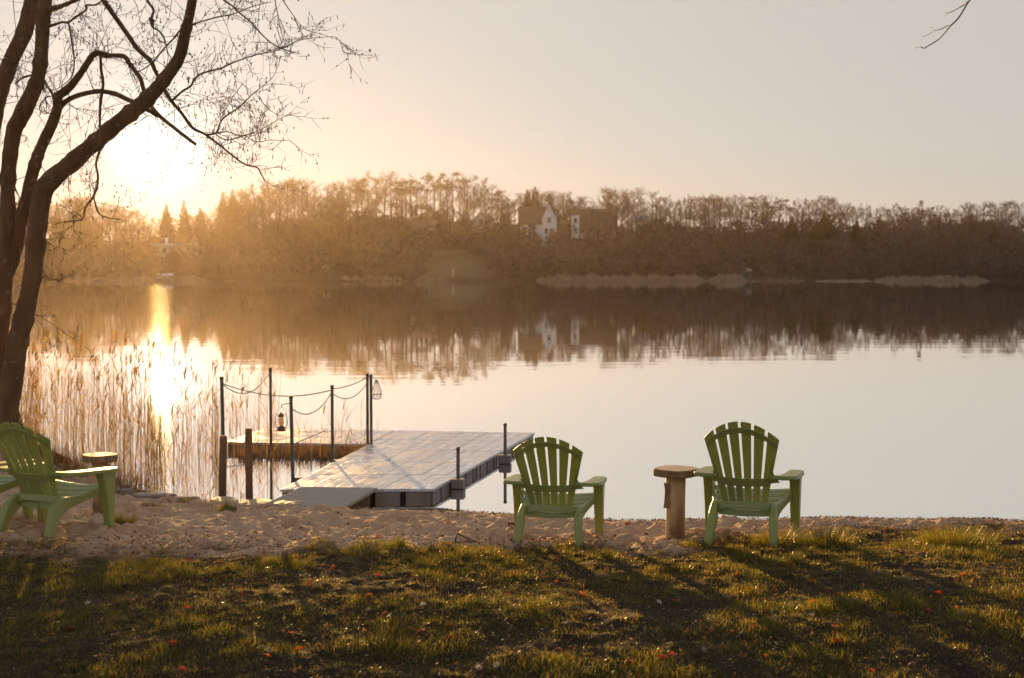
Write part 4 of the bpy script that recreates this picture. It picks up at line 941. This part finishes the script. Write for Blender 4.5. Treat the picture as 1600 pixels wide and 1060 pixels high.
# ------------------------------------------------------------------ the far shore
def fz(x, y): return float(ground_z(np.array([x]), np.array([y]))[0])
def bare_tree(name, seed, spread, trunk_h, pale=False, nlimb=11, dense=1.0):
    """unit-height leafless tree: trunk with limbs, crown of fine twigs as its child"""
    rr = random.Random(seed); tr = MB(); cr = MB()
    lean = rr.uniform(-.05, .05)
    tp = [(lean*t+rr.uniform(-.008, .008), rr.uniform(-.008, .008), t*.93) for t in np.linspace(0, 1, 8)]
    tr.tube(tp, [.0165*(1-t)**.8+.002 for t in np.linspace(0, 1, 8)], 6)
    def br(p, d, ln, r, lvl):
        n = 3; pts = [p]; q = p.copy(); dd = d.copy()
        for i in range(n):
            dd = (dd+Vector((rr.gauss(0, .16), rr.gauss(0, .16), rr.gauss(.06, .12)))).normalized(); q = q+dd*ln/n; pts.append(q.copy())
        (tr if lvl == 3 else cr).tube(pts, [r*(1-.7*i/n) for i in range(n+1)], 4 if lvl == 3 else 3, caps=False)
        if lvl == 0: return
        for i in range(1, n+1):
            for _ in range(rr.choice((1, 2, 2)) if lvl > 1 else rr.choice((2, 2, 3))):
                if rr.random() > dense: continue
                e = (dd*.8+Vector((rr.gauss(0, .6), rr.gauss(0, .6), rr.gauss(.15, .45)))).normalized(); br(pts[i], e, ln*rr.uniform(.45, .72), max(r*.55, .0014), lvl-1)
    for k in range(nlimb):
        t = trunk_h+(.93-trunk_h)*(k/nlimb)**1.1; a = k*2.4+rr.uniform(-.5, .5); i = min(6, int(t/.93*7)); f = t/.93*7-i
        p = Vector(tp[i]).lerp(Vector(tp[i+1]), f); up = rr.uniform(.5, 1.2)
        br(p, Vector((math.cos(a), math.sin(a), up)).normalized(), spread*(1-.55*(t-trunk_h)/(1-trunk_h))*rr.uniform(.7, 1.15), .0062, 3)
    o = tr.build(name, M['palebark' if pale else 'farbark']); c = cr.build('crown', M['fartwig'], o)
    return o
def spruce(seed, w):
    rr = random.Random(seed); mb = MB(); mb.tube([(0, 0, 0), (0, 0, .5), (0, 0, .97)], [.012, .008, .002], 6); o = mb.build('spruce_tree', M['farbark'])
    mb = MB()
    for k in range(26):
        z = .10+.88*k/26; ln = w*(1-z)**.85+.012
        for j in range(9):
            a = j*.7+k*1.3+rr.uniform(-.3, .3); l = ln*rr.uniform(.7, 1.2); c, s = math.cos(a), math.sin(a); t = .2*l
            mb.add([(0, 0, z), (c*l*.5-s*t, s*l*.5+c*t, z-.10*l-.004), (c*l, s*l, z-.30*l), (c*l*.5+s*t, s*l*.5-c*t, z-.10*l-.004), (c*l*.55, s*l*.55, z-.28*l-.022)], [(0,1,2,3), (0,4,2), (1,4,3)])
    mb.build('crown', M['needle'], o); return o
def pine(seed):
    rr = random.Random(seed); mb = MB(); mb.tube([(0, 0, 0), (.01, 0, .5), (0, .01, .95)], [.012, .009, .003], 6)
    mb2 = MB()
    for k in range(15):
        z = rr.uniform(.62, .96); a = rr.uniform(0, 6.3); l = rr.uniform(.05, .15)*(1.25-z)*2.2; c = Vector((math.cos(a)*l, math.sin(a)*l, z+.02))
        mb.tube([(0, 0, z-.03), c], [.003, .0015], 4)
        for _ in range(26):
            q = c+Vector((rr.gauss(0, .035), rr.gauss(0, .035), rr.gauss(0, .016))); s = .018; d1 = Vector((rr.gauss(0, 1), rr.gauss(0, 1), rr.gauss(0, .5))).normalized()*s; d2 = d1.orthogonal().normalized()*s*.5
            mb2.add([q-d1, q+d2, q+d1, q-d2], [(0, 1, 2, 3)])
    o = mb.build('pine_tree', M['farbark']); mb2.build('crown', M['needle'], o); return o
PROTO = {'bare': [bare_tree('bare_tree', 20+i, .26, th, nlimb=12, dense=.95) for i, th in enumerate((.16, .30, .22, .36, .12))],
         'wide': [bare_tree('bare_tree', 40+i, .38, .12, nlimb=15) for i in range(2)],
         'birch': [bare_tree('birch_tree', 50+i, .19, .38, pale=True, nlimb=12, dense=.85) for i in range(2)],
         'spruce': [spruce(60, .29), spruce(61, .24)], 'pine': [pine(70), pine(71), pine(72)]}
used_t = set()
def plant(kind, i, x, y, h, wide, label, cat, group, rr, z=None):
    pr = PROTO[kind][i % len(PROTO[kind])]
    o = pr if pr.name not in used_t else copy_tree(pr)
    used_t.add(pr.name)
    o.location = (x, y, (fz(x, y) if z is None else z)-.3); o.rotation_euler = (0, 0, rr.uniform(0, 6.3)); o.scale = (h*wide, h*wide, h)
    tag(o, label, cat, group); return o
TOPX = [-400, -100, 80, 130, 200, 240, 300, 340, 380, 400, 450, 500, 550, 590, 640, 700, 740, 790, 830, 880, 925, 950, 1000, 1050, 1120, 1180, 1230, 1300, 1360, 1410, 1460, 1540, 1600, 1750, 2100]
TOPY = [318, 312, 314, 312, 322, 336, 334, 322, 290, 280, 276, 284, 278, 269, 272, 267, 277, 291, 296, 300, 308, 294, 299, 303, 303, 303, 309, 306, 322, 320, 321, 312, 315, 312, 316]
def zone(px, slope):
    a = 'on the far ridge' if not slope else 'on the far slope'
    if px < 230: return a+' behind the alder stems'
    if px < 400: return a+' below the sun'
    if px < 620: return a+' between the sun and the long low house'
    if px < 800: return a+' above the long low house and the green clearing'
    if px < 960: return a+' round the white gabled house'
    if px < 1180: return a+' between the white gabled house and pale fence'
    if px < 1370: return a+' above the pale fence'
    return a+' past the pale fence'
def forest():
    rr = random.Random(31); k = 0
    def add(px, Y, top, kind, wide, slope):
        nonlocal k
        p = at(px, top, Y); x = p.x; z0 = fz(x, Y); h = max(4.0, p.z-z0+.3); k += 1
        nm = {'bare': 'slender bare tree', 'wide': 'broad spreading bare tree', 'birch': 'pale stemmed birch', 'spruce': 'dark pointed spruce', 'pine': 'thin tufted pine'}[kind]
        lb = nm.replace('broad spreading', 'broad')+' '+zone(px, slope); plant(kind, rr.randrange(9), x, Y, h, wide, lb, 'tree', lb.replace('tree', 'trees', 1) if 'tree' in nm else lb.replace(nm, nm+'s'), rr)
    px = -140.
    while px < 1760:
        if True:
            top = np.interp(px, TOPX, TOPY)+abs(rr.gauss(0, 7)); kd = 'bare' if rr.random() < .78 else 'wide'
            if 540 < px < 800 and rr.random() < .28: kd = 'pine'
            if 1100 < px < 1650 and rr.random() < .12: kd = 'pine'
            add(px, rr.uniform(383, 430), top, kd, rr.uniform(.85, 1.25), False)
        px += rr.uniform(5.8, 12.2)
    px = -140.
    while px < 1760:       # lower trees down the slope
        t = np.interp(px, TOPX, TOPY)
        if not (590 < px < 790 and rr.random() < .55) and not (800 < px < 905) and not (970 < px < 1040 and rr.random() < .7) and not (235 < px < 340 and rr.random() < .6):
            add(px, rr.uniform(300, 372), t+rr.uniform(22, 68), 'bare' if rr.random() < .6 else 'wide', rr.uniform(.9, 1.4), True)
        px += rr.uniform(15, 29)
    for _ in range(34):
        px = rr.uniform(1235, 1690); Y = rr.uniform(318, 390); add(px, Y, np.interp(px, TOPX, TOPY)+rr.uniform(10, 60)+(20 if px > 1400 else 0), 'spruce', 1.35, True)
    for px in (640, 650, 662, 690, 705, 730, 780, 790, 797, 750, 1118, 1200): add(px+rr.uniform(-3, 3), rr.uniform(368, 385), 310+rr.uniform(-6, 10), 'birch', 1.0, True)
forest()
rr = random.Random(77)
for px, top, Y, i, lb in ((260, 315, 392, 0, 'broad pointed spruce in the sun glow above the flat roofed house'), (287, 309, 394, 1, 'pointed spruce with tiered boughs standing next to the broad one in the sun glow'), (313, 321, 390, 0, 'shorter blunt spruce past the pair in the sun glow'),
                       (348, 296, 398, 1, 'tall spruce of the close pair at the wood edge, slightly shorter one'), (363, 292, 400, 1, 'tallest spruce of the close pair at the wood edge'), (89, 314, 396, 1, 'narrow dark spruce close beside the alder stem'),
                       (836, 288, 402, 1, 'small spruce tip rising behind the white gabled house'), (824, 293, 402, 0, 'spruce tip just before the white gabled house roof')):
    p = at(px, top, Y); plant('spruce', i, p.x, Y, p.z-fz(p.x, Y)+.3, 1.0, lb, 'tree', 'spruces on the far ridge', rr)
p = at(125, 306, 340); plant('wide', 0, p.x, 340, p.z-fz(p.x, 340)+.3, 1.25, 'wide spreading bare tree standing alone just past the alder stem', 'tree', None, rr)

def undergrowth():
    r = np.random.default_rng(41); ch_v = []; nb = 0
    def bushes(n, y0, y1, rad, hh):
        nonlocal nb
        y = r.uniform(y0, y1, n); x = r.uniform(-1, 1, n)*(y*.40+14)
        mead = (np.abs(x+12) < 7.2*r.uniform(.7, 1.15, n)) & (y+(x+12)*1.1 < 324)
        clear = np.zeros(n, bool)
        k = ~mead & (y > far_shore(x)+3); x, y = x[k], y[k]; z = ground_z(x, y); n = len(x); nb += n
        pxx = 800+x/y*FPX
        gap = np.zeros(n)
        for g0, g1 in ((960, 1165), (1325, 1372), (1480, 1600), (425, 490), (600, 640), (725, 760)): gap = np.maximum(gap, sstep(g0-12, g0+6, pxx)*(1-sstep(g1-6, g1+12, pxx)))
        R_ = r.uniform(.6, 1.3, n)*rad; H_ = r.uniform(.4, 1.5, n)*hh*(1+(y > 350)*(1-gap)*r.uniform(.2, 1.6, n))
        m = 70; cx = np.repeat(np.stack([x, y, z], 1), m, 0); a = r.uniform(0, 6.28, n*m); q = np.sqrt(r.random(n*m)); t = r.random(n*m)**.8
        rr_ = np.repeat(R_, m)*q*np.sqrt(np.clip(1-t*t, 0.05, 1)); c = cx+np.stack([np.cos(a)*rr_, np.sin(a)*rr_, t*np.repeat(H_, m)], 1)
        d = np.stack([np.cos(a)*.5, np.sin(a)*.5, np.full(n*m, 1.)], 1)+r.normal(0, .5, (n*m, 3)); d /= np.linalg.norm(d, axis=1)[:, None]; L = r.uniform(.5, 1.5, (n*m, 1)); e = np.cross(d, r.normal(0, 1, (n*m, 3))); e /= np.linalg.norm(e, axis=1)[:, None]
        w = r.uniform(.10, .34, (n*m, 1)); ch_v.append(np.stack([c-e*w, c+e*w, c+d*L], 1).reshape(-1, 3))
    bushes(520, 285, 312, 2.0, 2.6); bushes(620, 305, 355, 2.4, 3.6); bushes(420, 345, 385, 2.6, 2.4); bushes(160, 385, 425, 2.5, 1.3)
    V = np.concatenate(ch_v); F = np.arange(len(V)).reshape(-1, 3)
    tag(big_mesh('undergrowth', V, F, [M['brush']]), kind='stuff')
undergrowth()
def far_reeds():
    r = np.random.default_rng(43); ch = []
    for p0, p1, h, dens in ((838, 1105, 1.9, 1), (1105, 1168, 2.1, 1), (1168, 1260, 1.0, .8), (1365, 1545, 1.5, 1), (520, 640, 1.5, .7), (100, 330, 1.3, .7), (1270, 1365, .7, .6), (640, 705, 1.2, .5), (345, 520, .7, .5)):
        n = int((p1-p0)*30*dens); px = r.uniform(p0, p1, n); Y = 279+r.uniform(0, 7, n); x = (px-800)/FPX*Y
        ed = np.sqrt(np.clip(np.minimum(px-p0, p1-px)/20, .06, 1))*np.clip(.1+1.6*fbm(px/6., Y*.3, 91), .3, 1.2)
        ch.append(blades(np.stack([x, Y, 0*x-.1], 1), h*.8*ed*r.uniform(.35, 1.15, n), np.abs(r.normal(.1, .1, n)), r.uniform(.05, .10, n), np.array([.36, .27, .20])*r.uniform(.6, 1.2, (n, 1)), None, .5, 2, r))
    V, F, C = join(ch); tag(big_mesh('far_reeds', V, F, [M['reed']], {'tint': C}), kind='stuff')
far_reeds()

# ------------------------------------------------------------------ houses across the lake
def gable(mb, c, w, d, h0, h1, over=.4, mi=0, axis='x'):
    """gable roof over a w (x) by d (y) body, eaves at h0 and ridge at h1, ridge along axis; a slab of real thickness"""
    t = .22
    if axis == 'x':
        pr = [(-d/2-over, h0-over*.6), (0, h1), (d/2+over, h0-over*.6), (d/2+over, h0-over*.6+t), (0, h1+t*1.3), (-d/2-over, h0-over*.6+t)]
        A = [(c[0]-w/2-over, c[1]+y, c[2]+z) for y, z in pr]; B = [(c[0]+w/2+over, c[1]+y, c[2]+z) for y, z in pr]
    else:
        pr = [(-w/2-over, h0-over*.6), (0, h1), (w/2+over, h0-over*.6), (w/2+over, h0-over*.6+t), (0, h1+t*1.3), (-w/2-over, h0-over*.6+t)]
        A = [(c[0]+x, c[1]-d/2-over, c[2]+z) for x, z in pr]; B = [(c[0]+x, c[1]+d/2+over, c[2]+z) for x, z in pr]
    n = 6; mb.add(A+B, [tuple(range(n)), tuple(range(2*n-1, n-1, -1))]+[(k, n+k, n+(k+1) % n, (k+1) % n) for k in range(n)], mi)
def body(mb, c, w, d, h0, h1, axis='x'):
    x, y = w/2, d/2
    if axis == 'x': vs = [(-x,-y,-2),(x,-y,-2),(x,y,-2),(-x,y,-2),(-x,-y,h0),(x,-y,h0),(x,y,h0),(-x,y,h0),(-x,0,h1-.02),(x,0,h1-.02)]; fs = [(0,1,5,4),(2,3,7,6),(1,2,6,9,5),(3,0,4,8,7),(4,5,9,8),(6,7,8,9),(3,2,1,0)]
    else: vs = [(-x,-y,-2),(x,-y,-2),(x,y,-2),(-x,y,-2),(-x,-y,h0),(x,-y,h0),(x,y,h0),(-x,y,h0),(0,-y,h1-.02),(0,y,h1-.02)]; fs = [(0,1,5,8,4),(2,3,7,9,6),(1,2,6,5),(3,0,4,7),(5,6,9,8),(7,4,8,9),(3,2,1,0)]
    mb.add([(c[0]+a, c[1]+b, c[2]+e) for a, b, e in vs], fs)
def window(root, x, y, z, w, h):
    f = MB(); f.box((x, y-.05, z), (w+.16, .12, h+.16)); fo = f.build('window', M['white'], root)
    g = MB(); g.box((x, y-.12, z), (w, .05, h)); g.build('pane', M['win'], fo)
def chimney(root, x, y, z0, z1, m='tile'):
    c = MB(); c.box((x, y, (z0+z1)/2), (.7, .7, z1-z0)); c.box((x, y, z1+.06), (.86, .86, .12)); c.build('chimney', M[m], root)
def house(px, Y, label, cat='house', name='house'):
    x = (px-800)/FPX*Y; return empty(name, (x, Y, fz(x, Y)), 0, label, cat)
def houses():
    # white house with the tall gable
    h = house(841, 347, 'white gabled house with a brown roof among bare trees on the far slope'); h.location.z += 1.5
    b = MB(); body(b, (-1.5, 2, 0), 6, 7, 3.6, 7.6); body(b, (2.6, .3, 0), 3.4, 6, 5.0, 8.4, 'y'); b.build('wall', M['white'], h)
    r_ = MB(); gable(r_, (-1.5, 2, 0), 6, 7, 3.6, 7.6); rf = r_.build('roof', M['tile'], h); r_ = MB(); gable(r_, (2.6, .3, 0), 3.4, 6, 5.0, 8.4, .3, 0, 'y'); r_.build('roof', M['tile'], h)
    chimney(rf, 2.2, 2.2, 6.5, 9.0, 'white')
    for x, z in ((-3.4, 2.2), (-1.4, 2.2)): window(h, x, -1.5, z, .9, 1.2)
    for x, z in ((1.9, 1.8), (3.2, 1.8), (2.6, 4.4)): window(h, x, -2.7, z, .8, 1.2)
    # big brown-roofed house with a white corner tower
    h = house(926, 366, 'large house with a wide brown roof and narrow white corner tower'); h.location.z -= 2.6
    b = MB(); body(b, (1.2, 2, 0), 9, 8, 4.6, 9.8); b.build('wall', M['cream'], h); r_ = MB(); gable(r_, (1.2, 2, 0), 9, 8, 4.6, 9.8, .5); r_.build('roof', M['tile'], h)
    b = MB(); b.box((-4.6, -1.2, 3.2), (2.0, 2.2, 10.4)); t = b.build('tower', M['white'], h)
    r_ = MB(); r_.lathe([(1.75, 8.4), (1.2, 9.2), (.05, 11.0)], 4, (-4.6, -1.2, 0)); r_.build('spire', M['tile'], t)
    for z in (2, 4.6, 7): window(h, -4.6, -2.3, z, .8, 1.2)
    for x in (-1.4, 1, 3.4): window(h, x, -2.0, 2.2, 1.0, 1.4)
    # long low house with terrace
    h = house(655, 352, 'long low house with a pale terrace edge above the green clearing')
    b = MB(); body(b, (0, 1, 0), 9, 5, 2.9, 4.6); b.build('wall', M['cream'], h); r_ = MB(); gable(r_, (0, 1, 0), 9, 5, 2.9, 4.6); r_.build('roof', M['redtile'], h)
    b = MB(); b.box((-.5, -3.2, .35), (10.5, 3.0, .28)); b.build('terrace', M['white'], h)
    for x in (-3.4, -1.2, 1.2, 3.4): window(h, x, -1.5, 1.7, 1.1, 1.1)
    for x, rz in ((-3.2, .5), (-1.6, -.5)): b = MB(); b.box((x, -2.4, 2.3), (1.7, .9, .12), M=Matrix.Rotation(rz, 3, 'Y')); b.build('dormer_edge', M['white'], h)
    h = house(752, 366, 'pinkish grey hipped roof house half hidden in brush beside birches')
    b = MB(); body(b, (0, 1, 0), 5, 5, 2.4, 5.0, 'y'); b.build('wall', M['cream'], h); r_ = MB(); r_.lathe([(4.0, 2.2), (3.0, 3.6), (.5, 6.0)], 4, (0, 1, 0)); r_.build('roof', M['greyroof'], h); window(h, 0, -1.5, 1.2, 1.2, 1.0)
    h = house(1002, 378, 'small pale building with a bright wall glimpsed between trunks')
    b = MB(); body(b, (0, 1, 0), 4.2, 4, 2.6, 3.9); b.build('wall', M['white'], h); r_ = MB(); gable(r_, (0, 1, 0), 4.2, 4, 2.6, 3.9); r_.build('roof', M['greyroof'], h)
    for x in (-1, 1): window(h, x, -1, 1.4, .8, .9)
    h = house(288, 335, 'flat roofed low house with a small white gable in the sun glow')
    b = MB(); b.box((-2.2, 1, .8), (7, 5, 4.6)); body(b, (2.9, .6, 0), 3.2, 5, 3.0, 5.4, 'y'); b.build('wall', M['cream'], h)
    r_ = MB(); r_.box((-2.6, 1, 3.25), (8.6, 6.2, .3)); r_.build('roof', M['white'], h); r_ = MB(); gable(r_, (2.9, .6, 0), 3.2, 5, 3.0, 5.4, .3, 0, 'y'); r_.build('roof', M['tile'], h)
    for x in (-4.2, -2.2, -.4): window(h, x, -1.5, 1.6, 1.1, 1.1)
    window(h, 2.9, -1.9, 1.8, 1.0, 1.2)
    chimney(h, -4.4, 1.5, 3.2, 4.8, 'white')
    # lakeside sheds and jetties
    h = house(1166, 290, 'small blue shed at the far waterline above the reeds', 'shed', 'shed'); h.location.z = max(h.location.z, .35)
    b = MB(); body(b, (0, 1, 0), 2.1, 2, 1.25, 1.5); b.build('wall', M['blue'], h); r_ = MB(); gable(r_, (0, 1, 0), 2.1, 2, 1.25, 1.5, .1); r_.build('roof', M['greyroof'], h)
    b = MB(); b.box((.2, -.05, .5), (.6, .06, 1.0)); b.build('door', M['darkwood'], h)
    def jetty(px0, px1, Y, z, label):
        x0, x1 = (px0-800)/FPX*Y, (px1-800)/FPX*Y; w = x1-x0; rt = empty('jetty', (x0+w/2, Y, 0), 0, label, 'jetty')
        b = MB(); n = int(w/.2); [b.box((-w/2+(k+.5)*w/n, 0, z), (w/n-.02, 1.4, .08)) for k in range(n)]; b.build('deck', M['darkwood'], rt)
        for k in range(max(2, int(w/2.5))):
            for sy in (-.6, .6): b = MB(); b.tube([(-w/2+.2+k*2.5, sy, -1), (-w/2+.2+k*2.5, sy, z+.25)], .07, 8); b.build('pile', M['post'], rt)
    jetty(712, 762, 281, .45, 'short dark jetty at the foot of the green clearing'); jetty(1172, 1262, 280, .42, 'long dark jetty beside the blue shed')
    def boat(px, Y, l, label, m='white', zz=None):
        x = (px-800)/FPX*Y; mb = MB(); rings = []
        for t in np.linspace(0, 1, 9):
            w = .62*math.sin(math.pi*min(.97, max(.06, t)))**.6; hz = .55+.12*(2*t-1)**2
            rings.append([((t-.5)*l, w*math.cos(a), (hz)*math.sin(a)) for a in np.linspace(0, math.pi, 9)])
        mb.loft(rings); k = MB(); k.box((0, 0, .57), (l*.8, .07, .06))
        o = mb.build('rowing_boat', M[m], smooth=True, loc=(x, Y, (fz(x, Y) if zz is None else zz))); k.build('keel', M['darkwood'], o)
        return tag(o, label, 'boat')
    boat(258, 291, 3.4, 'upturned white boat on the far bank below the flat roofed house'); boat(514, 300, 2.6, 'small upturned white boat on the dark far bank, away from the houses')
    # pale fence on the ridge
    x0, x1, Y = (1318-800)/FPX*380, (1362-800)/FPX*380, 380.; rt = empty('garden_fence', (x0, Y, fz((x0+x1)/2, Y)), 0, 'pale board fence between the trunks on the far ridge', 'fence'); w = x1-x0
    for k in range(5): b = MB(); b.box((k*w/4, 0, .6), (.14, .14, 2.2)); b.build('post', M['white'], rt)
    b = MB(); [b.box(((k+.5)*w/26, -.09, .8), (w/26-.06, .04, 1.5)) for k in range(26)]; b.build('boards', M['white'], rt)
    x = (708-800)/FPX*286; b = MB(); b.tube([(0, 0, -.3), (0, 0, 1.35)], .05, 8); b.tube([(0, 0, 1.35), (0, 0, 1.65)], .13, 8)
    tag(b.build('marker_post', M['white'], loc=(x, 286, fz(x, 286))), 'white marker post at the water edge of the green clearing', 'post')
houses()
